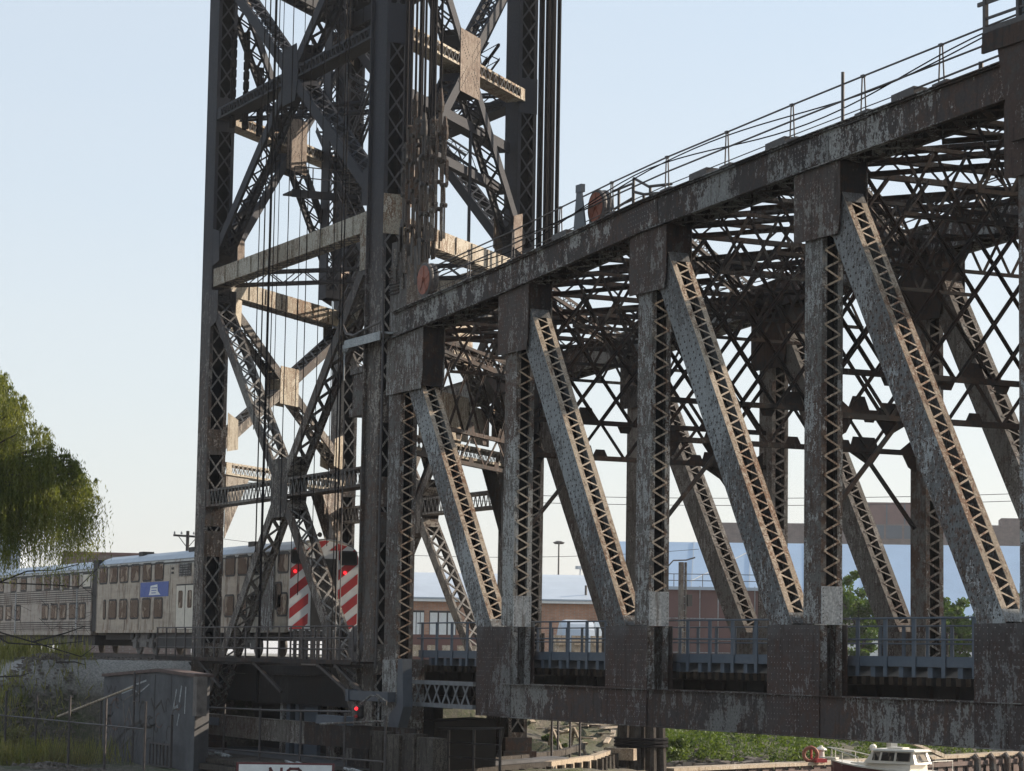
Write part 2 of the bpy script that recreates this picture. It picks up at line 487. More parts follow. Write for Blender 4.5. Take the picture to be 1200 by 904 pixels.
            for k in range(int(L / .5)):
                for bx in (-.25, .25): rivd.rivet(A2 + a * (.1 + k * .5 + bx) + b * bx + V((0, -TW / 2 - .002, 0)), NEG, .035)
    # gusset plates
    for i, x in enumerate(xs):
        if not near and i == 0: continue
        zc = ztop(x)
        zlo = [9.35, 9.9, 10.8, 11.12, 11.4, 11.5, 11.5][i] if near else zc - 2.45
        xl, xr = (x - .82, x + 1.42)
        if near and i == 0: xl, xr = -1.45, 1.75
        zt_l, zt_r = ztop(xl) - .44, ztop(xr) - .44
        mb = MB()
        for s_ in (-1, 1):
            y0 = Y + s_ * (.425) - .012
            mb.prism([(xl, y0, zlo), (xr - .12, y0, zlo), (xr, y0, zlo + .5), (xr, y0, zt_r), (xl, y0, zt_l)], (0, .024, 0))
        part('top_gusset_plate', mb, (M['post'] if i == 0 else M['gusset']) if near else M['dark'], span)
        dia = MB()
        dia.prism([(xr - .14, Y - .40, zlo + .1), (xr - .14, Y + .40, zlo + .1), (xr - .03, Y + .40, zt_r), (xr - .03, Y - .40, zt_r)], (.02, 0, 0))
        part('cover_plate', dia, M['dark'], span)
        if near:
            nx, nz = int((xr - xl - .2) / .15), int((zt_l - zlo - .1) / .15)
            rivgrid(rivp if i != 0 else rivd, ((xl + xr) / 2, Y - .440, (zlo + zt_l) / 2), (1, 0, 0), (0, 0, 1), NEG, nx, nz, .15, .15, .5, .019)
        # bottom gusset
        if near and i == 0: continue
        xl, xr = x - 2.05, x + .52
        mb = MB()
        for s_ in (-1, 1):
            y0 = Y + s_ * .425 - .012
            mb.prism([(xl, y0, ZB - .53), (xr, y0, ZB - .53), (xr, y0, .95), (xl, y0, .95)], (0, .024, 0))
        part('bottom_gusset_plate', mb, (M['bgusset'] if near else M['fardiag']), span)
        if near:
            rivgrid(rivp, ((xl + xr) / 2, Y - .440, -.5), (1, 0, 0), (0, 0, 1), NEG, 17, 19, .15, .15, .42, .019)
part('lacing_bar', lrest, LM, span, kind='stuff')
part('rivet', rivd, M['rivet'], span, kind='stuff')
part('rivet', rivp, M['rivetp'], span, kind='stuff')

# lattice girder between the end post and the first gusset, on the near side
mb = MB()
for zz in (-.95, -1.72):
    mb.aabb(-.2, NY - .42, zz - .07, 6.42, NY - .30, zz + .07)
for yy in (NY - .38, NY - .34):
    k = 8
    for i in range(k + 1):
        sg = 1 if yy < NY - .35 else -1
        xx = -.05 + i * .78
        if xx + .62 < 6.5: mb.beam((xx, yy, -1.72 if sg > 0 else -.95), (xx + .62, yy, -.95 if sg > 0 else -1.72), .02, .09, (1, 0, 0))
part('lattice_girder', mb, M['palelattice'], span)
mb = MB()
for zz in (-.95, -1.72): mb.aabb(-.2, NY + .30, zz - .07, 6.42, NY + .42, zz + .07)
for i in range(9):
    xx = -.05 + i * .78
    if xx + .62 < 6.5:
        mb.beam((xx, NY + .34, -1.72), (xx + .62, NY + .34, -.95), .02, .07, (1, 0, 0)); mb.beam((xx, NY + .37, -.95), (xx + .62, NY + .37, -1.72), .02, .07, (1, 0, 0))
part('lattice_girder', mb, M['dark'], span)

# ---- floor: floor beams, stringers, ties, rails
for i, x in enumerate(PF):
    if i == 0: continue
    yn = NY + .45 if x > -1 else 5.6
    mb = MB()
    mb.aabb(x - .015, yn, -1.55, x + .015, FY - .45, -.62)
    for zz in (-1.56, -.62): mb.aabb(x - .2, yn, zz, x + .2, FY - .45, zz + .03)
    for k in range(7): 
        yy = yn + (k + .5) * (FY - .45 - yn) / 7
        mb.aabb(x + .017, yy - .04, -1.5, x + .12, yy + .04, -.62)
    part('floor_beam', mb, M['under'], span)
for j, yy in enumerate((2.0, 4.1, 6.1, 8.2)):
    x0 = -1.2 - (yy * .9)
    mb = MB().aabb(x0, yy - .015, -1.45, 55, yy + .015, -.60)
    mb.aabb(x0, yy - .15, -1.47, 55, yy + .15, -1.452); mb.aabb(x0, yy - .15, -.598, 55, yy + .15, -.58)
    x = x0 + .5
    while x < 54:
        mb.aabb(x - .012, yy - .13, -1.44, x + .012, yy - .017, -.61); x += 1.15
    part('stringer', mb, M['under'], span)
ties = MB(); x = -8
while x < 54:
    y0 = 1.35 if x > -2.4 else 1.35 + (-2.4 - x) * 1.05
    ties.aabb(x - .11, y0, -.575, x + .11, 9.1, -.36); x += .42
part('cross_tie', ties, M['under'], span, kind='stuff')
for yy in (2.48, 3.92, 6.28, 7.72):
    part('rail', MB().aabb(-24, yy - .035, -.358, 55, yy + .035, -.20).aabb(-24, yy - .07, -.359, 55, yy + .07, -.33), M['rail'], span)

# ---- grey walkways with pipe handrails inside both trusses
def walkway(y, x0, x1, side, big=True):
    mb = MB()
    mb.aabb(x0, y - .02, -.10, x1, y + .02, .16)
    mb.aabb(x0, min(y, y + side * .95), .10, x1, max(y, y + side * .95), .13)
    mb.aabb(x0, y + side * .95 - .02, -.10, x1, y + side * .95 + .02, .16)
    wk = part('walkway', mb, M['walk'], span)
    x = x0 + .35; k = 0
    while x < x1 - .1:
        part('walkway_bracket', MB().aabb(x - .10 + .6, y + side * .02, -.37, x + .10 + .6, y + side * .9, -.11), M['walk'], wk)
        part('handrail_post', MB().aabb(x - .09, y - .055, -.36, x + .07, y - .022, 1.15).aabb(x - .09, y - .022, -.36, x - .07, y + .05, 1.15), M['walk'], wk)
        x += 1.27; k += 1
    for zz in (1.12, .58): part('handrail_pipe', MB().tube([(x0, y - .075, zz), (x1, y - .075, zz)], .024, 6), M['walk'], wk)
    return wk
walkway(.95, -.4, 54, 1)
walkway(9.35, -8, 54, -1)

# ---- sway frames across the span at every panel point, portal at the skew end
def sway(P0, P1, zt, zlo=6.5, label=None):
    """cross frame from P0 (near truss, x y) to P1 (far truss) hung under the top chords"""
    A, B = V((P0[0], P0[1], 0)), V((P1[0], P1[1], 0)); d = (B - A); W = d.length; d.normalize(); n = V((-d.y, d.x, 0))
    if n.x < 0: n = -n
    def pt(t, z): return A + d * t + V((0, 0, z))
    zb2 = zlo + 1.18; fr = None
    for zz, hh in ((zt + .15, .14), (zt - .32, .12), (zb2, .10), (zlo, .12)):
        mb = MB().beam(pt(.25, zz), pt(W - .25, zz), .16, hh, n)
        mb.beam(pt(.25, zz) + n * .082, pt(W - .25, zz) + n * .082, .012, .15)
        o = part('sway_frame' if fr is None else 'frame_strut', mb, M['dark'], span if fr is None else fr)
        fr = fr or o
    # wide-meshed double lattice between the struts
    k = 7; st = (W - .6) / k; hh = zt - .3 - zb2
    for j in range(-3, k + 1):
        for sg in (1, -1):
            t0 = .3 + j * st; t1 = t0 + hh * .78
            q0, q1 = 0., 1.
            if t0 < .3: q0 = (.3 - t0) / (t1 - t0)
            if t1 > W - .3: q1 = (W - .3 - t0) / (t1 - t0)
            if q1 <= q0 + .05: continue
            ta, tb = t0 + (t1 - t0) * q0, t0 + (t1 - t0) * q1
            za, zb = zb2 + hh * q0, zb2 + hh * q1
            if sg < 0: ta, tb = W - ta, W - tb
            la = MB().beam(pt(ta, za) + n * .05 * sg, pt(tb, zb) + n * .05 * sg, .13, .025, n)
            la.beam(pt(ta, za) + n * (.05 * sg + .035), pt(tb, zb) + n * (.05 * sg + .035), .018, .05, n)
            part('lattice_bar', la, M['dark'], fr)
    # lacing of the deep bottom strut
    lb = MB(); k = 8; st = (W - 2.2) / k
    for j in range(k):
        t0 = 1.1 + j * st
        za, zb = (zlo, zb2) if j % 2 else (zb2, zlo)
        lb.beam(pt(t0, za) - n * .03, pt(t0 + st, zb) - n * .03, .10, .03, n)
    for j in range(1, 8):
        t = 1.1 + j * st
        z = zb2 if j % 2 else zlo
        lb.prism([pt(t - .32, z) - n * .06, pt(t + .32, z) - n * .06, pt(t + .16, z + (.30 if z == zlo else -.30)) - n * .06, pt(t - .16, z + (.30 if z == zlo else -.30)) - n * .06], n * .02)
    for j in range(9):
        t = .3 + j * (W - .6) / 8
        lb.beam(pt(t, zt - .32), pt(t + (W - .6) / 16, zt + .15), .06, .02, n)
        if j < 8: lb.beam(pt(t + (W - .6) / 16, zt + .15) + n * .03, pt(t + (W - .6) / 8, zt - .32) + n * .03, .06, .02, n)
    part('strut_lacing', lb, M['dark'], fr, kind='stuff')
    # arched knee braces
    for e in (0, 1):
        f = (lambda t: t) if e == 0 else (lambda t: W - t)
        dz = zlo - 6.5
        kb = MB().beam(pt(f(.36), 4.15 + dz), pt(f(2.35), 6.5 + dz), .11, .10, n)
        kb.prism([pt(f(.33), zlo - .6) - n * .02, pt(f(.33), zlo + .5) - n * .02, pt(f(.9), zlo + .08) - n * .02, pt(f(.6), zlo - .45) - n * .02], n * .04)
        kb.prism([pt(f(1.95), zlo - .5) - n * .09, pt(f(2.75), zlo - .06) - n * .09, pt(f(2.6), zlo + .42) - n * .09, pt(f(1.8), zlo + .42) - n * .09, pt(f(1.6), zlo - .06) - n * .09], n * .02)
        part('knee_brace', kb, M['dark'], fr)
    for t in (W * .5, W * .25, W * .75):
        part('frame_gusset', MB().prism([pt(t - .45, zb2 - .05) - n * .09, pt(t + .45, zb2 - .05) - n * .09, pt(t + .22, zb2 + .5) - n * .09, pt(t - .22, zb2 + .5) - n * .09], n * .02), M['dark'], fr)
    return fr
for i, x in enumerate(PX):
    if x > 50: continue
    zt = ztop(x) - .1
    if i == 0: continue
    sway((x, NY + .1), (x, FY - .1), zt, 6.5 if i > 1 else 6.6)
sway((PX[0] + .1, NY + .1), (PF[1] + .1, FY - .1), ztop(-1) - .3, 7.3)

# ---- top lateral bracing between the chords
def laced_strut(parent, p0, p1, w, h, mat, name='lateral_strut', k=None):
    p0, p1 = V(p0), V(p1); a = p1 - p0; L = a.length; a.normalize(); b = a.cross(V((0, 0, 1))).normalized()
    mb = MB()
    for s_ in (-1, 1):
        for q in (-1, 1):
            mb.box((p0 + p1) / 2 + b * s_ * w / 2 + V((0, 0, q * h / 2)), a * L / 2, b * .05, (0, 0, .008))
            mb.box((p0 + p1) / 2 + b * s_ * (w / 2 + .04) + V((0, 0, q * (h / 2 - .05))), a * L / 2, b * .008, (0, 0, .05))
    k = k or max(3, int(L / (h * 1.3))); st = L / k
    for i in range(k):
        for s_ in (-1, 1):
            z0, z1 = (-h / 2, h / 2) if i % 2 else (h / 2, -h / 2)
            mb.beam(p0 + a * i * st + b * s_ * (w / 2 + .02) + V((0, 0, z0)), p0 + a * (i + 1) * st + b * s_ * (w / 2 + .02) + V((0, 0, z1)), .05, .012, b)
        for q in (-1, 1):
            mb.beam(p0 + a * i * st + b * (-w / 2 if i % 2 else w / 2) + V((0, 0, q * (h / 2 + .012))), p0 + a * (i + 1) * st + b * (w / 2 if i % 2 else -w / 2) + V((0, 0, q * (h / 2 + .012))), .012, .05, b)
    return part(name, mb, mat, parent)
for i in range(len(PX) - 1):
    x0, x1 = PX[i], PX[i + 1]; z0, z1 = ztop(x0) - .12, ztop(x1) - .12
    laced_strut(span, (x0, NY + .5, z0), (x1, FY - .5, z1), .34, .34, M['dark'], 'lateral_brace')
    laced_strut(span, (x1, NY + .5, z1 - .03), (x0, FY - .5, z0 - .03), .34, .34, M['dark'], 'lateral_brace')
    xm = (x0 + x1) / 2; zm = ztop(xm) - .1
    laced_strut(span, (xm, NY + .5, zm), (xm, FY - .5, zm), .3, .36, M['dark'], 'lateral_strut')
laced_strut(span, (-.85, NY + .6, 11.5), (-10, FY - .6, 11.3), .5, .6, M['dark'], 'lateral_strut')
laced_strut(span, (-.85, NY + .5, 11.7), (-.85, FY - .5, 11.7), .4, .4, M['dark'], 'lateral_strut')
# light lattice frames hung midway between the sway frames, and finer laterals
for i in range(len(PX) - 2):
    for fx_ in (.33, .67):
        xm = PX[i] + (PX[i + 1] - PX[i]) * fx_; zt = ztop(xm) - .35
        mb = MB().beam((xm, NY + .4, zt), (xm, FY - .4, zt), .10, .10).beam((xm, NY + .4, zt - 1.75), (xm, FY - .4, zt - 1.75), .10, .10)
        o = part('lattice_strut', mb, M['dark'], span)
        lm_ = MB(); k = 9; st = (FY - NY - .8) / k
        for j in range(k):
            for sg in (1, -1):
                lm_.beam((xm + .03 * sg, NY + .4 + j * st, zt - (1.75 if sg > 0 else 0)), (xm + .03 * sg, NY + .4 + (j + 1) * st, zt - (0 if sg > 0 else 1.75)), .09, .02, (1, 0, 0))
        part('lattice_bar', lm_, M['dark'], o, kind='stuff')
    x0, x1 = PX[i], PX[i + 1]; ym = (NY + FY) / 2
    for (a_, b_) in (((x0, NY + .5), ((x0 + x1) / 2, ym)), (((x0 + x1) / 2, ym), (x1, NY + .5)), ((x0, FY - .5), ((x0 + x1) / 2, ym)), (((x0 + x1) / 2, FY - .5), (x1, ym)), (((x0 + x1) / 2, NY + .5), (x1, ym)), ((x0, ym), ((x0 + x1) / 2, FY - .5))):
        za, zb_ = ztop(a_[0]) - .5, ztop(b_[0]) - .5
        part('lateral_angle', MB().beam((a_[0], a_[1], za), (b_[0], b_[1], zb_), .14, .03).beam((a_[0], a_[1], za - .07), (b_[0], b_[1], zb_ - .07), .02, .11), M['dark'], span)
# bottom laterals
for i in range(len(PX) - 1):
    x0, x1 = PX[i], PX[i + 1]
    for a_, b_ in (((x0, NY + .4, -1.75), (x1, FY - .4, -1.75)), ((x1, NY + .4, -1.80), (x0, FY - .4, -1.80))):
        part('bottom_lateral', MB().beam(a_, b_, .22, .03), M['under'], span)

# ---- catwalk on the top chord: pipe rails, brackets, sagging cables, sheaves
def on_chord(x, h, dy=0, Y=NY): return V((x, Y + dy, ztop(x) + .5 + h))
posts = [19.1 + (k - 5) * 3.45 for k in range(0, 14)]
for sidey, Y in ((-.34, NY), (.30, FY)):
    px = [p for p in posts if 1 < p < 52]
    cat_ = part('top_catwalk', MB().tube([on_chord(x_, .22, sidey, Y) for x_ in [1.0] + px + [52]], .016, 5), M['rail'], span)
    for xx in px:
        mb = MB()
        mb.tube([on_chord(xx - .10, .03, sidey, Y), on_chord(xx - .04, 1.06, sidey, Y)], .022, 5)
        mb.tube([on_chord(xx + .14, .03, sidey, Y), on_chord(xx + .06, 1.06, sidey, Y)], .022, 5)
        mb.box(on_chord(xx + .05, .06, sidey, Y), (.30, 0, .02), (0, .1, 0), (0, 0, .05))
        mb.box(on_chord(xx, 1.06, sidey, Y), (.07, 0, 0), (0, .04, 0), (0, 0, .035))
        part('rail_post', mb, M['rail'], cat_)
    for h in (1.06, .62): part('rail_pipe', MB().tube([on_chord(x_, h, sidey, Y) for x_ in [1.0] + px[0:] + [52]], .028, 6), M['rail'], cat_)
    # two slack cables crossing over the rails
    for h0, ph in ((.80, 0.), (.66, 1.3)):
        pts = []
        for k in range(60):
            x_ = 1.2 + k * 50 / 59
            pts.append(on_chord(x_, h0 + .24 * math.sin(x_ * .36 + ph) * (1 if ph else .8), sidey + .12 * math.sin(x_ * .3), Y))
        part('cable', MB().tube(pts, .020, 5), M['rope'], cat_)
    for xx in (25.2, 21.0, 31.3, 12.2):
        part('bracket_box', MB().box(on_chord(xx, .13, sidey + .15, Y), (.5, 0, .03), (0, .2, 0), (0, 0, .13)), M['rail'], cat_)
cat_ = part('maintenance_rail', MB().tube([on_chord(28.62, -.1, -.42), on_chord(28.62, 1.35, -.42)], .045, 6).beam(on_chord(28.6, -.05, -.42), on_chord(29.9, -.05, -.42), .12, .12), M['rail'], span)
mb = MB()
for xx in (30.6, 33.6): mb.tube([on_chord(xx, 0, .35), on_chord(xx, .55, .35)], .06, 6)
mb.tube([on_chord(30.2, .50, .35), on_chord(36, .55, .35)], .03, 6); mb.tube([on_chord(30.2, .28, .35), on_chord(36, .3, .35)], .05, 6)
part('maintenance_rail', mb, M['rail'], span)
mb = MB()
P_ = [(14.9, 1.0), (16.2, .95), (16.25, .03)], [(16.25, 1.1), (17.2, .62), (18.6, .40)], [(16.25, .68), (16.9, .45), (18.2, .22)], [(15.0, .42), (16.2, .5)], [(17.3, .6), (17.3, 0)], [(16.9, .45), (16.9, 0)], [(15.3, 1.0), (15.3, 0)], [(16.25, 1.1), (16.25, 0)]
for pl in P_: mb.tube([on_chord(a_, b_, .1) for a_, b_ in pl], .045, 6)
part('maintenance_rail', mb, M['rail'], span)

def sheave(c, r, housing=True, lab=None):
    c = V(c)
    sh = MB().lathe(c, (0, 1, 0), [(r * .55, -.16), (r * .92, -.17), (r, -.15), (r, -.08), (r * .93, 0), (r, .08), (r, .15), (r * .92, .17), (r * .55, .16)], 22)
    o = part('sheave', sh, M['rail'], span, lab)
    sp = MB()
    sp.lathe(c + V((0, -.175, 0)), (0, 1, 0), [(r * .84, -.01), (r * .84, .01)], 22)
    sp.lathe(c + V((0, -.21, 0)), (0, 1, 0), [(.10, -.05), (.10, .05)], 10)
    for k in range(5):
        t = k * 2 * math.pi / 5 + .3
        sp.beam(c + V((0, -.19, 0)), c + V((math.cos(t) * r * .8, -.19, math.sin(t) * r * .8)), .07, .03, (0, 1, 0))
    part('sheave_disc', sp, M['orange'], o)
    return o
s1 = sheave((14.30, NY - .02, 13.95), .56, lab='orange sheave on the top chord beside a grey bracket')
hb = MB().prism([(13.25, NY - .42, 13.2), (14.1, NY - .42, 13.2), (13.75, NY - .42, 14.62), (13.45, NY - .42, 14.62)], (0, .05, 0))
hb.aabb(13.42, NY - .44, 14.5, 13.8, NY - .30, 14.75)
part('sheave_bracket', hb, M['greysteel'], span)
part('sheave_bracket', MB().prism([(13.1, NY + .2, 13.2), (14.1, NY + .2, 13.2), (13.4, NY + .2, 14.5), (13.2, NY + .2, 14.5)], (0, .05, 0)), M['rail'], span)
s2 = sheave((1.75, NY - .28, 13.2), .62, lab='orange sheave where the top chord meets the tower')
for xx in (24.8, 15.2, 31.): sheave((xx, FY, ztop(xx) + 1.0), .6)

# ---- lifting connection over the end posts: equaliser links, sockets, ropes
for near in (1, 0):
    ex = -.35 if near else -9.6; Y = NY if near else FY
    blk = MB().aabb(ex - .95, Y - .42, 9.6, ex + .55, Y + .42, 14.1)
    blk.aabb(ex - .75, Y - .47, 13.9, ex - .25, Y + .47, 14.9); blk.aabb(ex + .05, Y - .47, 13.9, ex + .45, Y + .47, 14.7)
    lb_ = part('lifting_girder', blk, M['post'] if near else M['dark'], span)
    if near:
        fr_ = MB()
        for k in range(9): fr_.aabb(ex - .98, Y - .47, 13.0 + k * .12, ex - .1, Y - .422, 13.045 + k * .12)
        part('stiffener', fr_, M['dark'], lb_)
    if near:
        for c_ in range(7):
            for r_ in range(2):
                x_ = ex - .30 + c_ * .42; y_ = Y - .22 + r_ * .44
                z_ = 14.0 + (.5 if c_ > 4 else 0) + random.uniform(-.2, .3)
                mb = MB(); zz = z_
                top = random.uniform(17.9, 19.9) - (.8 if c_ < 2 else 0)
                while zz < top - .5:
                    L_ = random.uniform(.7, 1.35); w_ = random.uniform(.05, .11); t_ = random.choice((0, 1))
                    mb.beam((x_ - .09, y_ - .07 * t_, zz), (x_ - .09 + random.uniform(-.05, .05), y_ - .07 * t_, zz + L_), w_, .05, (1, 0, 0) if t_ else (0, 1, 0))
                    mb.beam((x_ + .09, y_ + .07 * t_, zz), (x_ + .09 + random.uniform(-.05, .05), y_ + .07 * t_, zz + L_), w_, .05, (1, 0, 0) if t_ else (0, 1, 0))
                    mb.lathe((x_, y_, zz + L_), (0, 1, 0), [(.085, -.12), (.085, .12)], 8)
                    zz += L_ * .98
                mb.lathe((x_, y_, top - .35), (0, 0, 1), [(.12, 0), (.15, .2), (.06, .85)], 8)
                part('equaliser_link', mb, M['fitting' if (c_ + r_) % 4 else 'post'], span)
                if r_ == 0 or c_ % 2: part('lifting_rope', MB().tube([(x_, y_, top), (x_ - .05, y_, 40)], .045 if c_ % 3 else .070, 6), M['rope'], span)
        for k in range(10):
            x_ = ex - .5 + random.uniform(0, 2.4); z_ = random.uniform(13.6, 15.2)
            part('equaliser_plate', MB().box((x_, Y - .46, z_), (random.uniform(.06, .16), 0, 0), (0, .02, 0), (random.uniform(-.06, .06), 0, random.uniform(.3, .8))), M['post'] if k % 2 else M['fitting'], span)
    else:
        for k in range(3):
            for r_ in range(2): part('lifting_rope', MB().tube([(-8.95 + k * .46, Y - .35 + r_ * .3, 12.2), (-8.95 + k * .46, Y - .35 + r_ * .3, 40)], .085, 6), M['rope'], span)

# ---- machinery house on top, at the right edge
mh = part('machinery_platform', MB().aabb(35.05, -.35, 14.72, 46, 5, 14.98).aabb(35.05, -.37, 14.5, 46, -.30, 14.72), M['dark'], span)
mb = MB()
for xx in (35.1, 36.4, 37.8): mb.aabb(xx - .05, -.33, 14.98, xx + .05, -.23, 16.9)
mb.beam((34.8, -.28, 15.75), (40, -.28, 15.75), .05, .10); mb.beam((35.1, -.28, 15.35), (40, -.28, 15.35), .05, .06)
mb.aabb(35.1, -.34, 14.99, 40, -.24, 15.12)
part('platform_rail', mb, M['rail'], mh)
part('machinery_house', MB().aabb(36.2, .2, 14.985, 44, 4, 19), M['post'], mh)
part('door_frame', MB().aabb(35.75, .15, 14.99, 36.15, .19, 16.6), M['greysteel'], mh)
part('platform_bracket', MB().prism([(35.6, -.3, 14.5), (37.6, -.3, 14.5), (37.0, -.3, 12.2), (36.1, -.3, 12.2)], (0, .1, 0)), M['gusset'], mh)

# ================================================================== THE TOWER
SK = V((-8.84, 9.77, 0))
LA, LB = V((-21.9, .4, 0)), V((-2.9, .4, 0))
LC, LD = LA + SK, LB + SK
tower = thing('lift_tower', 'tall dark riveted lattice tower with crossed braces rising out of the top of the picture', 'bridge tower', (-17, 5, -4))
trest = MB(); triv = MB()
TM = [M['tower_lace'], M['tower_lace']]
SN = V((SK.y, -SK.x, 0)).normalized()                              # normal of the skew faces
LW, LT = 1.22, .86
for j, P in enumerate((LA, LB, LC, LD)):
    near = j < 2
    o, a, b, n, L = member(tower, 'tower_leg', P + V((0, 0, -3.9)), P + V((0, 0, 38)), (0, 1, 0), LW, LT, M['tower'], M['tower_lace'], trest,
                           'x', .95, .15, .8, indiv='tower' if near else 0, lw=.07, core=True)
    if near:
        for k in range(int(22 / .2)):
            for bx in (-.5, -.36, .36, .5): triv.rivet(P + V((bx, -LT / 2 - .003, -3.5 + k * .2)), NEG, .024)
    # batten plates on the laced face
    for z in ((-.2, 4.6, 5.9, 9.0, 16.2, 23.4, 30.6) if near else (8, 16.2, 23.4)):
        hh = .55 if z not in (16.2, 23.4, 30.6) else .75
        part('batten_plate', MB().aabb(P.x + LW / 2 + .045, P.y - LT / 2 + .002, z - hh, P.x + LW / 2 + .062, P.y + LT / 2 - .002, z + hh), M['girder'] if z == 16.2 and j == 1 else M['tower'], tower)
    # guide rail
    if j in (1, 3):
        part('guide_rail', MB().aabb(P.x + LW / 2 + .08, P.y + LT / 2 + .02, -2.5, P.x + LW / 2 + .22, P.y + LT / 2 + .14, 38), M['tower'], tower)
    if j == 1:   # the outer angle column that runs up beside the leg
        part('guide_column', MB().aabb(P.x - LW / 2 - .02, P.y - LT / 2 - .14, -2.5, P.x - LW / 2 + .06, P.y - LT / 2 - .02, 38), M['tower'], tower)
    part('leg_shoe', MB().aabb(P.x - .9, P.y - .75, -4.1, P.x + .9, P.y + .75, -3.85).aabb(P.x - .75, P.y - .6, -3.86, P.x + .75, P.y + .6, -3.3), M['dark'], tower)

ZG, ZM, ZC, ZT = 16.15, 6.55, 23.4, 30.65
def strut(P, Q, z, h, w, mat, lit=False, name='tower_strut', solid=False, inset=.62, pitch=.42):
    """horizontal strut; laced on its outer faces unless solid"""
    d = (Q - P).normalized(); A, B = P + d * inset + V((0, 0, z)), Q - d * inset + V((0, 0, z))
    if solid:
        o, *_ = member(tower, name, A, B, d.cross(V((0, 0, 1))), h, w, mat, M['dark'], trest, 'x', .9, .12, .6, sides=(1, 1), lw=.09)
        n = d.cross(V((0, 0, 1)))
        L = (B - A).length
        for k in range(1, int(L / 1.6)):
            for s_ in (-1, 1): part('stiffener', MB().box(A + d * k * 1.6 + n * s_ * (w / 2 + .03), d * .012, n * .03, (0, 0, h / 2 - .02)), mat, o)
    else:
        o, *_ = member(tower, name, A, B, (0, 0, 1), w, h, mat, M['tower_lace'] if not lit else M['girder'], trest, 'z', pitch, .10, .5, lw=.05)
    return o
def xpanel(P, Q, z0, z1, zc, nrm, w=.46, t=.80, gus=(1.25, 1.7), lace='x', pitch=.85, indiv=0, ins=.5, gm='tower'):
    d = (Q - P).normalized(); C = (P + Q) / 2 + V((0, 0, zc)); n = V(nrm).normalized()
    for e, z in ((P, z0), (Q, z0), (P, z1), (Q, z1)):
        K = e + V((0, 0, z)); dr = (C - K).normalized()
        member(tower, 'diagonal_brace', K + dr * .62, C - dr * .95, n, w, t, M['tower'], M['tower_lace'], trest, lace, pitch, .11, .55, indiv=indiv, lw=.085)
        s_ = 1 if e is P else -1
        g = MB(); zz = 1 if z == z1 else -1
        p = K + d * s_ * ins
        for q in (-1, 1):
            off = n * q * (t / 2 + .016) - n * .01
            g.prism([p + off, p + off + V((0, 0, -zz * 1.7)), p + off + d * s_ * .95 - V((0, 0, zz * 1.45)), p + off + d * s_ * 1.0 - V((0, 0, zz * .15))], n * .02)
        part('corner_gusset', g, M[gm], tower)
    g = MB(); gw, gh = gus
    for q in (-1, 1):
        off = n * q * (t / 2 + .018) - n * .01
        pts = [(-gw * .80, -gh * .72), (gw * .80, -gh * .72), (gw * .80, gh * .72), (-gw * .80, gh * .72)] if gm in ('girder', 'skewgusset') or z0 > 30 else [(-gw * .62, -gh * .62), (gw * .62, -gh * .62), (gw * .8, -gh * .2), (gw * .8, gh * .2), (gw * .62, gh * .62), (-gw * .62, gh * .62), (-gw * .8, gh * .2), (-gw * .8, -gh * .2)]
        g.prism([C + off + d * x_ + V((0, 0, z_)) for x_, z_ in pts], n * .02)
    o = part('centre_gusset', g, M[gm], tower)
    for k in range(9):
        for q, sg in ((1, 1), (-1, 1), (1, -1), (-1, -1)):
            dd = (d * q * (P - Q).length / 2 + V((0, 0, (z1 - z0) / 2 * sg))).normalized()
            for e in (-.14, .14):
                triv.rivet(C + dd * (.35 + k * .13) + dd.cross(n) * e - n * (t / 2 + .029) * (1 if n.dot(V((1, -1, 0))) < 0 else -1), -n if n.dot(V((1, -1, 0))) < 0 else n, .045 if gm == 'skewgusset' else .024)
for (P, Q, near) in ((LA, LB, 1), (LC, LD, 0)):
    xpanel(P, Q, -3.4, ZG - .5, ZM, (0, 1, 0), gus=(1.15, 1.9), indiv='tower' if near else 0)
    xpanel(P, Q, ZG + .5, ZT - .5, ZC, (0, 1, 0), gus=(1.15, 1.9))
    xpanel(P, Q, ZT + .5, 45, 38, (0, 1, 0), gus=(1.1, 1.8))
    strut(P, Q, ZG, .72, .74, M['girder'], solid=True, name='tower_girder')
    strut(P, Q, ZT, .72, .74, M['tower'], solid=True, name='tower_girder')
    strut(P, Q, ZM, .75, .74, M['tower'])
    strut(P, Q, ZC, .5, .74, M['tower'])
for (P, Q) in ((LA, LC), (LB, LD)):
    xpanel(P, Q, ZG + .5, ZT - .5, ZC, SN, w=.42, t=.85, gus=(1.25, 1.75), ins=.75, gm='skewgusset')
    xpanel(P, Q, 8.7, ZG - .5, 12.15, SN, w=.40, t=.7, gus=(1.15, 1.2), ins=.75, gm='girder')
    xpanel(P, Q, ZT + .5, 45, 38, SN, w=.42, t=.85, gus=(1.1, 1.6), ins=.75)
    strut(P, Q, ZG - .25, .72, .9, M['girder'], solid=True, name='tower_girder')
    strut(P, Q, ZT, .72, .9, M['tower'], solid=True, name='tower_girder')
    strut(P, Q, ZC, .52, .8, M['girder'], lit=True)
    strut(P, Q, 7.95, .55, .8, M['girder'], lit=True)
    # knees under the portal strut
    d = (Q - P).normalized()
    for e, s_ in ((P, 1), (Q, -1)):
        K = e + d * s_ * .8
        part('knee_brace', MB().prism([K + V((0, 0, 7.66)) - SN * .3, K + d * s_ * 2.2 + V((0, 0, 7.66)) - SN * .3, K + d * s_ * 1.9 + V((0, 0, 7.3)) - SN * .3, K + V((0, 0, 4.9)) - SN * .3], SN * .03)
             .prism([K + V((0, 0, 7.66)) + SN * .3, K + d * s_ * 2.2 + V((0, 0, 7.66)) + SN * .3, K + d * s_ * 1.9 + V((0, 0, 7.3)) + SN * .3, K + V((0, 0, 4.9)) + SN * .3], SN * .03), M['tower'], tower)
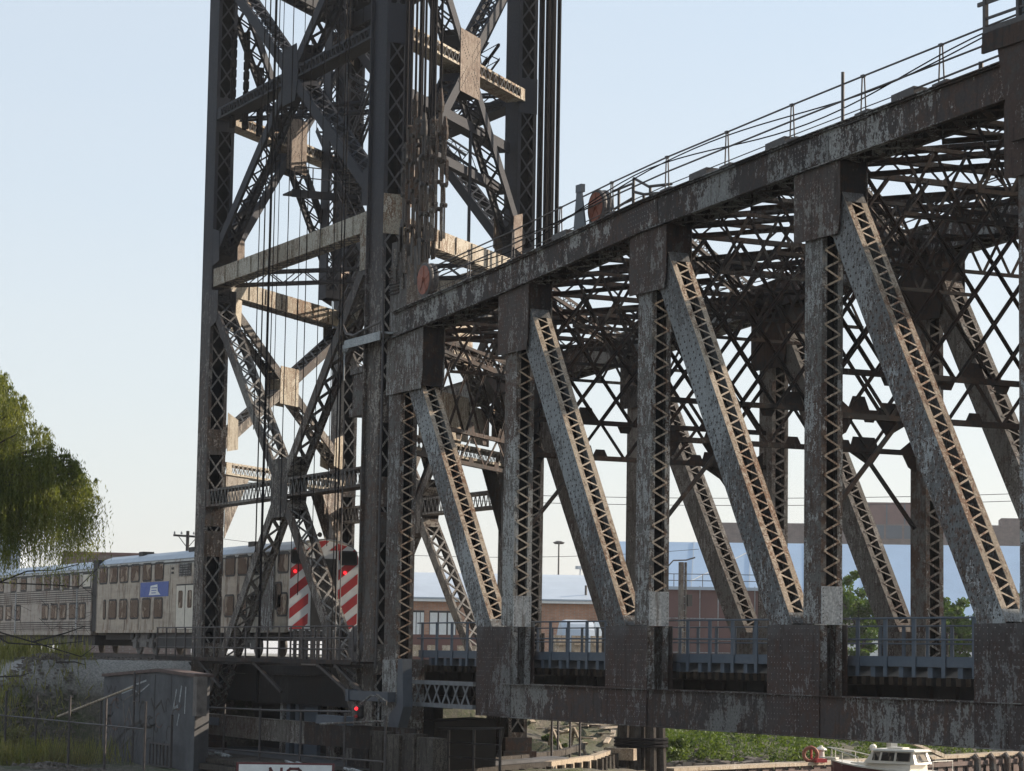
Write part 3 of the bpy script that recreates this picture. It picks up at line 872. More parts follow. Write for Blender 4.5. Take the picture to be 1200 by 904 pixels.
part('corner_plate', MB().aabb(-4.35, -.06, 14.3, -3.56, -.035, 16.5), M['girder'], tower)
# plan bracing
laced_strut(tower, LA + V((.7, .5, ZG)), LD + V((-.7, -.5, ZG)), .5, .62, M['tower'], 'plan_brace')
laced_strut(tower, LB + V((-.7, .5, ZG + .05)), LC + V((.7, -.5, ZG + .05)), .5, .62, M['tower'], 'plan_brace')
laced_strut(tower, LB + V((-.7, .5, ZC)), LC + V((.7, -.5, ZC)), .5, .5, M['tower'], 'plan_brace')
laced_strut(tower, LA + V((.7, .5, ZC + .05)), LD + V((-.7, -.5, ZC + .05)), .5, .5, M['tower'], 'plan_brace')
# bracing inside the span-side face, seen through the ropes: heavy plates behind the end posts
mb = MB(); d = SK.normalized()
for t0, t1, z0, z1 in ((4.2, 5.6, 8.4, 10.6), (6.0, 9.0, 8.5, 10.3), (3.0, 4.0, 9.0, 11.4), (9.3, 11.2, 8.5, 10.0)):
    q = LB + d * t0 + SN * -.42
    mb.prism([q + V((0, 0, z0)), q + d * (t1 - t0) + V((0, 0, z0)), q + d * (t1 - t0) + V((0, 0, z1)), q + V((0, 0, z1))], SN * .04)
part('machinery_guard', mb, M['girder'], tower)
part('lacing_bar', trest, TM, tower, kind='stuff')
part('rivet', triv, M['rivet'], tower, kind='stuff')

# equipment hung on leg B and the bays behind it: junction boxes, small platform, pipes
mb = MB().aabb(-4.3, -.62, 11.55, -.9, .2, 11.62).aabb(-4.3, -.64, 11.30, -.9, -.60, 11.60)
part('bracket_shelf', mb, M['plate'], tower)
part('conduit', MB().tube([(-1.1, -.45, 13.5), (-1.0, -.5, 12.0), (-.9, -.5, 11.6), (-.85, -.5, 2.5), (-.95, -.5, -.5)], .045, 6), M['rail'], tower)
part('conduit', MB().tube([(-5.4, -.4, 12.6), (-4.4, -.5, 11.9), (-3.6, -.55, 11.75), (-2.2, -.55, 11.9), (-1.1, -.5, 12.0)], .05, 6), M['rail'], tower)
part('control_cabinet', MB().aabb(-5.7, .2, 8.9, -4.1, 1.2, 9.2).aabb(-5.6, .3, 9.2, -4.2, 1.1, 10.5).aabb(-5.7, .2, 10.5, -4.1, 1.2, 10.75), M['post'], tower)
part('lamp_globe', MB().lathe((-6.3, .2, 11.55), (0, 0, 1), [(.03, -1.2), (.03, -.14), (.10, -.1), (.15, .02), (.12, .12), (.03, .18)], 10), M['plate'], tower)

# stair flights and landing inside the tower
def stair(P, Q, w, n, mat, root):
    P, Q = V(P), V(Q); a = Q - P; h = V((a.x, a.y, 0)).normalized(); s_ = V((-h.y, h.x, 0))
    mb = MB()
    for e in (-1, 1):
        mb.beam(P + s_ * e * w / 2, Q + s_ * e * w / 2, .05, .26)
        mb.tube([P + s_ * e * w / 2 + V((0, 0, 1)), Q + s_ * e * w / 2 + V((0, 0, 1))], .03, 5)
        for k in range(4): mb.tube([P + a * k / 3 + s_ * e * w / 2, P + a * k / 3 + s_ * e * w / 2 + V((0, 0, 1))], .02, 4)
    o = part('stair_flight', mb, mat, root)
    for k in range(n):
        c = P + a * (k + .5) / n
        part('stair_tread', MB().box(c, h * .14, s_ * (w / 2 - .03), V((0, 0, .02))), mat, o)
    return o
stair((-20.6, 7.6, 17.0), (-24.7, 7.6, 21.0), 1.0, 16, M['tower'], tower)
stair((-25.6, 8.4, 21.1), (-29.5, 8.4, 25.0), 1.0, 16, M['tower'], tower)
part('landing', MB().aabb(-24.75, 4.9, 20.72, -24.65, 9.7, 21.08).aabb(-25.9, 4.9, 20.95, -24.75, 9.7, 21.03), M['tower'], tower)
mb = MB()
for k in range(5): mb.tube([(-24.7, 5.0 + k * .9, 21.1), (-24.7, 5.0 + k * .9, 22.15)], .03, 5)
for z in (22.15, 21.65): mb.tube([(-24.7, 5.0, z), (-24.7, 9.6, z)], .028, 5)
part('landing_rail', mb, M['rail'], tower)
part('cross_beam', MB().beam(LB + V((-.7, .6, 21.2)), LD + V((0, -.8, 21.2)), .6, .40), M['tower'], tower)
part('cross_beam', MB().beam(LB + V((-.7, .6, 19.4)), LD + V((0, -.8, 19.4)), .3, .35), M['tower'], tower)
part('hanger', MB().beam((-6, 3.6, 21), (-6, 3.6, 16.5), .14, .14), M['tower'], tower)
part('hanger', MB().beam((-8.4, 6.3, 21), (-8.4, 6.3, 16.5), .1, .1), M['tower'], tower)

# operating ropes, thin, hanging in front of the near face
for k, (x_, r_, z0) in enumerate(((-14.2, .022, 9.0), (-13.6, .03, 4.0), (-12.95, .055, -2.0), (-12.5, .022, 7.2), (-12.0, .016, 8.0), (-10.9, .02, 3.5), (-9.6, .016, 3), (-8.8, .02, 2.2), (-7.4, .018, 3), (-5.9, .016, 4), (-5.2, .024, -1), (-4.9, .03, 2))):
    part('operating_rope', MB().tube([(x_ + .25, -.55, 40), (x_, -.5, z0)], r_, 5), M['rope'], tower)
part('ladder', MB().tube([(-4.2 - .9, -.4, 9), (-5.1, -.4, -.3)], .025, 5).tube([(-4.7, -.4, 9), (-4.7, -.4, -.3)], .025, 5), M['rail'], tower)
# balance chains with heavy links, top left
for (x_, y_, z0, z1) in ((-22.75, .3, 23.9, 30), (-19.3, .6, 22.6, 26.6), (-18.9, 1.1, 22.3, 25.0), (-20.1, .3, 22.8, 26.8)):
    mb = MB(); z = z0; k = 0
    while z < z1:
        if k % 2: mb.box((x_, y_, z), (.16, 0, 0), (0, .05, 0), (0, 0, .13))
        else:
            mb.box((x_ - .11, y_, z), (.035, 0, 0), (0, .09, 0), (0, 0, .17)); mb.box((x_ + .11, y_, z), (.035, 0, 0), (0, .09, 0), (0, 0, .17))
        z += .22; k += 1
    part('balance_chain', mb, M['rope'], tower)
# guide frames between the far leg and the span side, a thicket of dark laced columns
for (x_, y_) in ((-27.6, 8.0), (-24.9, 9.3)):
    cr = MB()
    member(tower, 'guide_frame', (x_, y_, ZG + .4), (x_, y_, 38), (0, 1, 0), .8, .7, M['tower'], M['tower_lace'], cr, 'x', .9, .1, .4)
    part('lacing_bar', cr, TM, tower, kind='stuff')
laced_strut(tower, (-29, 9.4, 19.0), (-12.5, 9.2, 25.5), .5, .7, M['tower'], 'stair_truss')
laced_strut(tower, (-29, 9.4, 27.5), (-14.5, 9.2, 21.0), .5, .7, M['tower'], 'stair_truss')

# ---- operator's walkway round the tower foot, with railing and knee brackets
wk = thing('tower_walkway', 'dark pipe-railed walkway bracketed from the foot of the lattice tower', 'walkway', (-12, -1, -.4))
mb = MB().aabb(-24, -1.15, -.36, -1.6, -.15, -.29).aabb(-24, -1.18, -.40, -1.6, -1.152, -.24)
part('deck', mb, M['dark'], wk)
for k in range(19): part('handrail_post', MB().aabb(-23.9 + k * 1.24, -1.17, -.3, -23.82 + k * 1.24, -1.12, .98), M['rail'], wk)
for z in (.98, .55, .15): part('handrail_pipe', MB().tube([(-24, -1.14, z), (-1.6, -1.14, z)], .026, 6), M['rail'], wk)
for x_, e_ in ((-11.9, 1.9), (-5.1, 2.6), (-3.4, 2.0), (-18.5, 1.6)):
    part('knee_bracket', MB().beam((x_, -1.05, -.42), (x_ + e_, -.6, -1.3 - e_ * .12), .12, .10).beam((x_, -1.1, -.46), (x_, .9, -.46), .12, .12), M['rail'], wk)
mb = MB()
for k in range(9): mb.aabb(-12 + k * .62, .6, -.3, -11.85 + k * .62, .7, .9)
for k in range(6): mb.aabb(-12, .55, -.1 + k * .2, -6.8, .6, -.06 + k * .2)
part('cage', mb, M['rail'], wk)
part('gear_case', MB().lathe((-3.9, .1, .35), (0, 1, 0), [(.62, -.2), (.7, -.12), (.7, .12), (.62, .2)], 20).lathe((-3.9, -.12, .35), (0, 1, 0), [(.2, -.12), (.3, 0)], 12), M['rail'], wk)

# ------------------------------------------------------------------ more materials
def leafmat(name, a, b_, trans=.35):
    m, nt, b = nmat(name)
    f = noise(nt, position(nt), 1.1, 4, .7); g = noise(nt, position(nt), 14, 2, .6)
    c = mix(nt, ramp(nt, f, .35, .65), a, b_)
    c = mix(nt, 1.0, c, ramp(nt, g, .25, .8, (.55, .6, .5, 1), (1.5, 1.45, 1.2, 1)), 'MULTIPLY')
    nt.links.new(c, b.inputs['Base Color']); b.inputs['Roughness'].default_value = .6
    b.inputs['Specular IOR Level'].default_value = .25
    t = N(nt, 'ShaderNodeBsdfTranslucent'); nt.links.new(mix(nt, 1.0, c, (1.5, 1.5, .8), 'MULTIPLY'), t.inputs['Color'])
    ms = N(nt, 'ShaderNodeMixShader'); ms.inputs[0].default_value = trans
    nt.links.new(b.outputs[0], ms.inputs[1]); nt.links.new(t.outputs[0], ms.inputs[2])
    nt.links.new(ms.outputs[0], nt.nodes['Material Output'].inputs['Surface'])
    return m
M['willow'] = leafmat('willow_leaf', (.100, .125, .040), (.17, .18, .055), .42)
M['leaf'] = leafmat('bank_leaf', (.055, .095, .022), (.11, .15, .030), .35)
M['tree'] = leafmat('tree_leaf', (.05, .10, .02), (.09, .14, .03), .35)
M['grass'] = leafmat('grass_blade', (.13, .145, .045), (.24, .21, .09), .3)
M['bark'] = plain('bark', (.07, .055, .045), .9, .35, 6)
M['twig'] = plain('dark_twig', (.03, .026, .024), .9, .3, 6)
def ground_mat():
    m, nt, b = nmat('bank_ground')
    p = position(nt); n1 = noise(nt, p, .35, 6, .7); n2 = noise(nt, p, 3.0, 6, .7); n3 = noise(nt, p, 11, 4, .7)
    c = mix(nt, ramp(nt, n1, .42, .56), (.10, .088, .068), (.055, .065, .026))
    c = mix(nt, ramp(nt, n2, .50, .66), c, (.17, .145, .115))
    c = mix(nt, 1.0, c, ramp(nt, n3, .3, .75, (.5, .5, .5, 1), (1.4, 1.4, 1.4, 1)), 'MULTIPLY')
    sp = N(nt, 'ShaderNodeSeparateXYZ'); nt.links.new(N(nt, 'ShaderNodeNewGeometry').outputs['Position'], sp.inputs[0])
    mr = N(nt, 'ShaderNodeMapRange'); mr.inputs['From Min'].default_value = -1.9; mr.inputs['From Max'].default_value = -.9
    nt.links.new(mathn(nt, 'ADD', sp.outputs['Z'], mathn(nt, 'MULTIPLY', n2, .5)), mr.inputs['Value'])
    c = mix(nt, mr.outputs['Result'], c, mix(nt, ramp(nt, n3, .35, .65), (.16, .155, .145), (.36, .34, .31)))
    nt.links.new(c, b.inputs['Base Color']); b.inputs['Roughness'].default_value = .95
    bump(nt, b, n3, .8, .08)
    return m
M['ground'] = ground_mat()
M['stone'] = plain('rubble_stone', (.15, .13, .115), .9, .35, 3)
M['concrete'] = plain('stained_concrete', (.088, .088, .092), .9, .35, .9)
M['cap'] = plain('rusty_cap', (.11, .075, .065), .85, .3, 2)
M['timber'] = steel('weathered_timber', (.06, .053, .046), (.035, .029, .024), (.11, .10, .085), .5, .6, 2, rough=.85)
M['timberl'] = steel('bare_timber', (.40, .34, .26), (.22, .17, .12), (.5, .44, .36), .55, .6, 2, rough=.85)
def water_mat():
    m, nt, b = nmat('river_water')
    b.inputs['Base Color'].default_value = (.018, .03, .025, 1); b.inputs['Roughness'].default_value = .08
    n1 = noise(nt, position(nt, 1, 1, 1), .9, 5, .6); bump(nt, b, n1, .5, .12)
    return m
M['water'] = water_mat()
def stainless(name, base, metal=.55, rough=.42):
    m, nt, b = nmat(name)
    n1 = noise(nt, position(nt, .5, .5, 3), 1.1, 6, .7); n2 = noise(nt, position(nt, 2, 2, .5), 1.6, 6, .7)
    c = mix(nt, ramp(nt, n1, .38, .62), base, tuple(x * .72 for x in base))
    c = mix(nt, ramp(nt, n2, .52, .64), c, (.15, .095, .065))
    nt.links.new(c, b.inputs['Base Color']); b.inputs['Metallic'].default_value = metal
    nt.links.new(ramp(nt, n2, .3, .7, (rough - .1,) * 3 + (1,), (rough + .18,) * 3 + (1,)), b.inputs['Roughness'])
    bump(nt, b, n1, .25, .02)
    return m
M['steel_car'] = stainless('gallery_car_steel', (.36, .335, .28), .45, .38)
M['flute'] = stainless('fluted_steel', (.36, .345, .31), .45, .4)
M['roof'] = plain('car_roof', (.36, .40, .45), .45, .12, 2, .3)
def glass_mat():
    m, nt, b = nmat('car_window_glass')
    b.inputs['Base Color'].default_value = (.02, .022, .022, 1); b.inputs['Roughness'].default_value = .12
    b.inputs['Specular IOR Level'].default_value = .10
    n1 = noise(nt, position(nt), .8, 3, .5); bump(nt, b, n1, .35, .06)
    n = noise(nt, position(nt, 1, 1, .6), 1.3, 3, .6)
    nt.links.new(mix(nt, ramp(nt, n, .56, .60), (.010, .010, .010), (.22, .19, .15)), b.inputs['Base Color'])  # tan blotches in the glass colour stand in for reflections
    return m
M['glass'] = glass_mat()
M['gasket'] = plain('window_gasket', (.02, .02, .02), .6, .1)
M['cream'] = plain('cream_door', (.62, .56, .46), .6, .12, 3)
M['blue'] = plain('blue_panel', (.045, .10, .34), .5, .12, 5)
M['white'] = plain('white_paint', (.72, .72, .70), .55, .08, 4)
M['red'] = plain('red_paint', (.42, .028, .03), .5, .12, 4)
M['black'] = plain('black_gear', (.018, .018, .018), .6, .3, 6)
M['bogie'] = plain('truck_casting', (.13, .12, .11), .6, .5, 5)
M['lamp'] = plain('red_lamp', (.6, .02, .02), .3, .05, 4, 0, (1, .02, .03), 1.2)
M['brick'] = None
def brick_mat(name, c1, c2, mor, sc):
    m, nt, b = nmat(name)
    tx = N(nt, 'ShaderNodeTexBrick'); tx.inputs['Scale'].default_value = sc
    tx.inputs['Color1'].default_value = (*c1, 1); tx.inputs['Color2'].default_value = (*c2, 1); tx.inputs['Mortar'].default_value = (*mor, 1)
    tx.inputs['Mortar Size'].default_value = .02
    mp = N(nt, 'ShaderNodeMapping'); mp.inputs['Rotation'].default_value = (R(90), 0, 0)
    nt.links.new(N(nt, 'ShaderNodeTexCoord').outputs['Object'], mp.inputs['Vector']); nt.links.new(mp.outputs[0], tx.inputs['Vector'])
    f = noise(nt, position(nt), .6, 5, .7)
    nt.links.new(mix(nt, 1., tx.outputs['Color'], ramp(nt, f, .3, .7, (.75, .75, .75, 1), (1.2, 1.2, 1.2, 1)), 'MULTIPLY'), b.inputs['Base Color'])
    b.inputs['Roughness'].default_value = .9
    return m
M['brick'] = brick_mat('orange_brick', (.50, .26, .165), (.42, .21, .13), (.40, .34, .28), 1.6)
M['brick2'] = brick_mat('brown_brick', (.17, .12, .105), (.13, .095, .085), (.2, .18, .17), 1.2)
M['shed'] = plain('pale_blue_sheeting', (.40, .51, .645), .5, .05, .3)
M['metalroof'] = plain('pale_metal_roof', (.42, .47, .53), .5, .06, .4)
M['brown'] = plain('brown_cladding', (.16, .085, .075), .7, .12, .5)
M['hull'] = plain('maroon_hull', (.10, .018, .022), .3, .1, 2)
M['boat'] = plain('cream_gelcoat', (.66, .62, .54), .35, .06, 3)
M['tan'] = steel('dock_timber', (.45, .38, .29), (.30, .22, .16), (.55, .50, .42), .55, .58, 1.5, rough=.85)

# ================================================================== GROUND, WATER
def ground_z(x, y):
    s = .741 * x + .671 * y
    s0 = 2.5 if y < 14 else 2.5 + min(1, (y - 14) / 6.5) * -2.1 if y < 20.5 else .4 + (y - 20.5) * .267
    # railway embankment
    near = min(1, max(0, (-5.6 - y) / 4.6)); far = min(1, max(0, (y - 14) / 8)); end = min(1, max(0, (x + 25.5) / 3.0))
    low = -4.45
    k = max(near, end)
    z = -.47 + (low + .47) * (k * k * (3 - 2 * k) * .5 + k * .5)
    if y > 14:
        inland = min(1, max(0, (s0 - s - 1.5) / 13))
        zf = -5.0 + (2.75) * inland ** .8
        f = far if x < -25 else 1 if y > 12 else 0
        z = z * (1 - f) + zf * f
    elif x > -22.5 and y > 11: z = -4.6
    if s > s0: z = min(z, -5 - min(4, (s - s0) * 3))
    z += .10 * math.sin(x * 1.3 + y * .7) * math.sin(y * 1.9 - x * .4) * (1 if z < -.6 else .15)
    return z
xs_ = list(np.concatenate([np.linspace(-520, -90, 30), np.linspace(-85, 20, 106), np.linspace(24, 120, 20)]))
ys_ = list(np.concatenate([np.linspace(-260, -30, 20), np.linspace(-28, 60, 89), np.linspace(65, 420, 36)]))
mb = MB(); nx = len(xs_)
for y in ys_:
    for x in xs_: mb.v.append((x, y, ground_z(x, y)))
for j in range(len(ys_) - 1):
    for i in range(nx - 1):
        a = j * nx + i; mb.f.append((a, a + 1, a + nx + 1, a + nx)); mb.mi.append(0)
setting('ground', mb, M['ground'], smooth=True)
mb = MB()
for (x0, y0, x1, y1) in ((-4500, -4500, -520, 4500), (-520, 420, 4500, 4500)):
    n = len(mb.v); mb.v += [(x0, y0, -2.3), (x1, y0, -2.3), (x1, y1, -2.3), (x0, y1, -2.3)]; mb.f.append((n, n + 1, n + 2, n + 3)); mb.mi.append(0)
setting('far_ground', mb, M['ground'])
mb = MB(); mb.v = [(-60, -1500, -6), (1500, -1500, -6), (1500, 419, -6), (-60, 419, -6)]; mb.f = [(0, 1, 2, 3)]; mb.mi = [0]
setting('river_water', mb, M['water'])
# track on the embankment
mb = MB()
for yy in (2.48, 3.92, 6.28, 7.72): mb.aabb(-160, yy - .035, -.36, -24.01, yy + .035, -.20)
for k in range(230): mb.aabb(-25 - k * .58, 1.9, -.50, -24.76 - k * .58, 8.3, -.37)
setting('railway_track', mb, M['rail'])

# ================================================================== TRAIN
def car(name, label, x0, x1, z0, y0=1.7, wd=3.06, fluted=False):
    t = thing(name, label, 'train car', ((x0 + x1) / 2, y0 + wd / 2, -.2), 'double-deck train cars on the near track')
    yc = y0 + wd / 2
    prof = [(y0, .86), (y0, 3.98), (y0 + .10, 4.22), (y0 + .35, 4.45), (y0 + .8, 4.62), (yc, 4.70)]
    prof += [(2 * yc - y, z) for y, z in reversed(prof[:-1])]
    body = MB().prism([(x0, y, z + z0) for y, z in prof], (x1 - x0, 0, 0))
    b = part('body', body, M['steel_car'] if not fluted else M['flute'], t)
    rp = [p for p in prof if p[1] > 4.1]
    rf = MB()
    up_ = [(y + (y - yc) * .012, z + .012) for y, z in rp]
    for i in range(len(up_) - 1):
        (ya, za), (yb, zb) = up_[i], up_[i + 1]
        rf.prism([(x0, ya, za + z0), (x0, yb, zb + z0), (x0, yb, zb + z0 + .02), (x0, ya, za + z0 + .02)], (x1 - x0, 0, 0))
    part('roof', rf, M['roof'], t)
    part('rain_gutter', MB().aabb(x0, y0 - .03, 4.05 + z0, x1, y0 - .001, 4.10 + z0), M['gasket'], t)
    return t, b
def rrect(cx, cz, w, h, r, n=4):
    pts = []
    for (sx, sz, a0) in ((1, 1, 0), (-1, 1, 90), (-1, -1, 180), (1, -1, 270)):
        for k in range(n + 1):
            a = R(a0 + 90 * k / n); pts.append((cx + sx * (w / 2 - r) + math.cos(a) * r, cz + sz * (h / 2 - r) + math.sin(a) * r))
    return pts
def window(t, cx, cz, w, h, y, r=.13, kind='window', glass=None):
    o = part(kind, MB().prism([(a, y - .012, b) for a, b in rrect(cx, cz, w + .17, h + .17, r + .05)], (0, .010, 0)), M['gasket'], t)
    part('pane', MB().prism([(a, y - .020, b) for a, b in rrect(cx, cz, w, h, r)], (0, .006, 0)), glass or M['glass'], o)
    return o
Y0 = 1.7
t, b = car('gallery_car', 'stainless steel double-deck train car with a blue panel, pale doors and red striped cab end', -42.5, -15.45, 0)
wx = [-41.45, -39.75, -38.02, -36.25, -34.4, -32.55]
for k, x in enumerate(wx):
    window(t, x, 3.70, 1.22, .74, Y0)
    if k: window(t, x, 1.98, 1.18, .84, Y0)
    else: window(t, x + .35, 1.98, .3, .84, Y0, .1)
for k in range(6):
    x = -24.3 + k * 1.62
    window(t, x, 3.72, 1.15, .76, Y0); window(t, x, 1.98, 1.1, .84, Y0)
pb = part('blue_panel', MB().aabb(-35.35, Y0 - .012, 2.52, -31.1, Y0 - .001, 3.22), M['blue'], t, 'blue advertising panel with a white emblem')
em = MB().prism([(-34.0, Y0 - .018, 2.60), (-32.25, Y0 - .018, 2.60), (-32.65, Y0 - .018, 2.78), (-32.75, Y0 - .018, 3.10), (-33.75, Y0 - .018, 3.04), (-33.85, Y0 - .018, 2.80)], (0, .005, 0))
part('emblem', em, M['white'], pb)
em = MB()
for k in range(3): em.aabb(-33.6, Y0 - .023, 2.68 + k * .12, -32.95 + .1 * k, Y0 - .019, 2.72 + k * .12)
part('emblem_line', em, M['blue'], pb)
part('vent_panel', MB().aabb(-29.6, Y0 - .02, 3.40, -27.9, Y0 - .001, 4.0), M['post'], t)
for s_ in range(5): part('louvre', MB().aabb(-29.5, Y0 - .035, 3.45 + s_ * .11, -28.0, Y0 - .021, 3.50 + s_ * .11), M['gasket'], t)
part('marker_light', MB().aabb(-30.7, Y0 - .03, 3.55, -30.45, Y0 - .001, 3.65).aabb(-30.7, Y0 - .03, 3.75, -30.45, Y0 - .001, 3.85), M['black'], t)
dr = part('doorway', MB().aabb(-29.95, Y0 - .008, .95, -27.25, Y0 - .001, 3.05), M['gasket'], t)
for k in range(2):
    x = -29.85 + k * 1.3
    d_ = part('door', MB().aabb(x, Y0 - .03, .98, x + 1.2, Y0 - .010, 2.98), M['cream'], t)
    part('pane', MB().prism([(a, Y0 - .036, b_) for a, b_ in rrect(x + .6, 2.35, .62, .80, .12)], (0, .005, 0)), M['glass'], d_)
for k in range(12):
    part('body_seam', MB().aabb(-42.4 + k * 2.3, Y0 - .006, .9, -42.38 + k * 2.3, Y0 - .001, 4.0), M['gasket'], t)
part('side_skirt', MB().aabb(-42.4, Y0 - .03, .82, -15.5, Y0 - .001, .96), M['steel_car'], t)
part('vertical_trunk', MB().aabb(-18.6, Y0 - .05, .9, -17.2, Y0 - .001, 3.6), M['post'], t)
window(t, -16.7, 2.35, .7, 1.0, Y0 - .0, .1)
# cab end
XF = -15.45
def clip(poly, f):
    out = []
    for i in range(len(poly)):
        a, b = poly[i], poly[(i + 1) % len(poly)]; fa, fb = f(a), f(b)
        if fa >= 0: out.append(a)
        if (fa >= 0) != (fb >= 0):
            t_ = fa / (fa - fb); out.append((a[0] + (b[0] - a[0]) * t_, a[1] + (b[1] - a[1]) * t_))
    return out
end = part('cab_end', MB().prism([(XF + .001, Y0, .9), (XF + .001, Y0 + 3.06, .9), (XF + .001, Y0 + 3.06, 3.98), (XF + .001, Y0 + 2.96, 4.2), (XF + .001, Y0 + 2.7, 4.42), (XF + .001, Y0 + 1.53, 4.68), (XF + .001, Y0 + .36, 4.42), (XF + .001, Y0 + .1, 4.2), (XF + .001, Y0, 3.98)], (.02, 0, 0)), M['white'], t, 'cab end painted in red and white diagonal stripes')
st = MB(); RY = [(Y0 + .02, Y0 + .84), (Y0 + 2.16, Y0 + 3.03)]
for (ya, yb) in RY:
    for k in range(-2, 8):
        zb_ = .55 + k * .82
        poly = [(ya, .95), (yb, .95), (yb, 4.24), (ya, 4.24)] if ya > 3 else [(ya, .95), (yb, .95), (yb, 4.24), (ya, 4.24)]
        if ya < 3: poly = clip(poly, lambda p: (3.98 + (p[0] - Y0) * 2.2) - p[1])
        else: poly = clip(poly, lambda p: (3.98 + (Y0 + 3.06 - p[0]) * 2.2) - p[1])
        f1 = lambda p: p[1] - (zb_ + .80 * (p[0] - ya)); f2 = lambda p: (zb_ + .43 + .80 * (p[0] - ya)) - p[1]
        pl = clip(clip(poly, f1), f2)
        if len(pl) > 2: part('stripe', MB().prism([(XF + .024, y, z) for y, z in pl], (.004, 0, 0)), M['red'], end)
for k in range(0, 7):
    poly = [(Y0 + .14, 4.25), (Y0 + 2.92, 4.25), (Y0 + 2.7, 4.41), (Y0 + 1.53, 4.66), (Y0 + .36, 4.41)]
    zb_ = 1.6 + k * .82
    pl = clip(clip(poly, lambda p: p[1] - (zb_ + .8 * (p[0] - Y0))), lambda p: (zb_ + .43 + .8 * (p[0] - Y0)) - p[1])
    if len(pl) > 2: part('stripe', MB().prism([(XF + .024, y, z) for y, z in pl], (.004, 0, 0)), M['red'], end)
part('end_door', MB().aabb(XF + .022, Y0 + .95, .95, XF + .05, Y0 + 2.05, 3.9), M['black'], t)
for yc in (Y0 + .45, Y0 + 2.6):
    o = part('cab_window', MB().prism([(XF + .030, a, b_) for a, b_ in rrect(yc, 3.95, .80, .60, .1)], (.01, 0, 0)), M['gasket'], t)
    part('pane', MB().prism([(XF + .042, a, b_) for a, b_ in rrect(yc, 3.95, .66, .48, .08)], (.006, 0, 0)), M['glass'], o)
    part('tail_lamp', MB().lathe((XF + .03, yc - .22 if yc < 3 else yc - .15, 3.34), (1, 0, 0), [(.07, 0), (.06, .05)], 12), M['lamp'], t)
part('horn', MB().lathe((XF - .6, Y0 + 1.4, 4.9), (1, 0, 0), [(.03, 0), (.05, .2), (.11, .35)], 8), M['black'], t)
def truck(t, cx, z=0, y0=Y0):
    mb = MB()
    y = y0 + .28
    mb.aabb(cx - 1.9, y, .38, cx + 1.9, y + .12, .60).aabb(cx - .55, y - .03, .15, cx + .55, y + .1, .42)
    for e in (-1, 1):
        mb.aabb(cx + e * 1.25 - .28, y - .05, .10, cx + e * 1.25 + .28, y + .1, .50)
        for k in (-.42, .42): mb.lathe((cx + e * 1.25 + k * e * 1.0, y - .02, .52), (0, 0, 1), [(.12, 0), (.12, .28)], 8)
    mb.aabb(cx - .5, y - .02, .55, cx + .5, y + .2, .82)
    tr = part('truck', mb, M['bogie'], t)
    for e in (-1, 1):
        for yy in (y + .16, y0 + 2.5):
            part('wheel', MB().lathe((cx + e * 1.25, yy, .24), (0, 1, 0), [(.42, 0), (.46, .03), (.44, .13)], 18), M['bogie'], tr)
truck(t, -35.5); truck(t, -21.5)
part('underframe', MB().aabb(-42, Y0 + .4, .5, -15.8, Y0 + 2.6, .86).aabb(-33, Y0 + .15, .1, -24, Y0 + .7, .8), M['black'], t)
part('coupler', MB().aabb(XF, Y0 + 1.35, .55, XF + .6, Y0 + 1.7, .85).aabb(XF, Y0 + .2, .55, XF + .15, Y0 + 2.85, .9), M['black'], t)
part('gangway', MB().aabb(-43.35, Y0 + .03, .9, -42.5, Y0 + 3.03, 4.5), M['black'], t)
for x in (-37.5, -30.0, -22.0): part('roof_vent', MB().aabb(x, Y0 + .55, 4.55, x + .7, Y0 + 1.1, 4.78), M['black'], t)

t, b = car('gallery_car', 'older fluted stainless train car with small square windows, behind the willow branches', -70, -43.35, -.14, fluted=True)
for k in range(8):
    x = [-61.2, -53.3, -51.6, -49.85, -48.05, -46.3, -58.5, -56.4][k]
    window(t, x, 3.50, 1.1, .62, Y0, .05)
window(t, -44.3, 3.5, 1.3, .62, Y0, .05, glass=M['cream'])
for x in (-51.9, -50.2, -48.5, -46.7, -45.0, -57.5, -59.4, -61.2): window(t, x, 1.95, 1.15, .70, Y0, .05)
part('fluted_band', MB().aabb(-70, Y0 - .006, .93, -43.4, Y0 - .001, 1.47), M['gasket'], t)
part('fluted_band', MB().aabb(-70, Y0 - .006, 2.40, -43.4, Y0 - .001, 3.10), M['gasket'], t)
for z in list(np.arange(.95, 1.42, .115)) + list(np.arange(2.42, 3.06, .115)): part('flute', MB().aabb(-70, Y0 - .035, z, -43.4, Y0 - .008, z + .065), M['flute'], t)
for x in (-57.9, -46.0): part('grab_rail', MB().aabb(x, Y0 - .05, .8, x + .15, Y0 - .001, 3.1), M['plate'], t)
truck(t, -48.5, -.1); truck(t, -64)
part('underframe', MB().aabb(-69.5, Y0 + .3, .2, -43.6, Y0 + 2.6, .74), M['black'], t)

# ================================================================== PIER, ABUTMENT, TIMBER WORK
mb = MB()
d = SK.normalized()
def skew_prism(mb, pts, z0, z1): mb.prism([(x, y, z0) for x, y in pts], (0, 0, z1 - z0))
skew_prism(mb, [(-24.2, -1.6), (-.2, -1.6), (-11.2, 12.6), (-35.4, 12.6)], -9, -4.12)
pier = solo('bridge_pier', mb, M['concrete'], 'dark concrete pier carrying the four legs of the lattice tower', 'pier')
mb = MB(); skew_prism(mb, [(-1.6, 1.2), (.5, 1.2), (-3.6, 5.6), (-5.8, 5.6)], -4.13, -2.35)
part('pier_shade_wall', mb, M['core'], pier)  # added wall, coloured near-black for the shade below the span end
ap = thing('approach_span', 'dark plate-girder deck on pale steel columns carrying the tracks through the tower foot', 'bridge deck', (-13, 5, -4))
part('deck', MB().prism([(-27, 1.0, -.9), (-1.2, 1.0, -.9), (-9.5, 9.6, -.9), (-27, 9.6, -.9)], (0, 0, .4)), M['under'], ap)
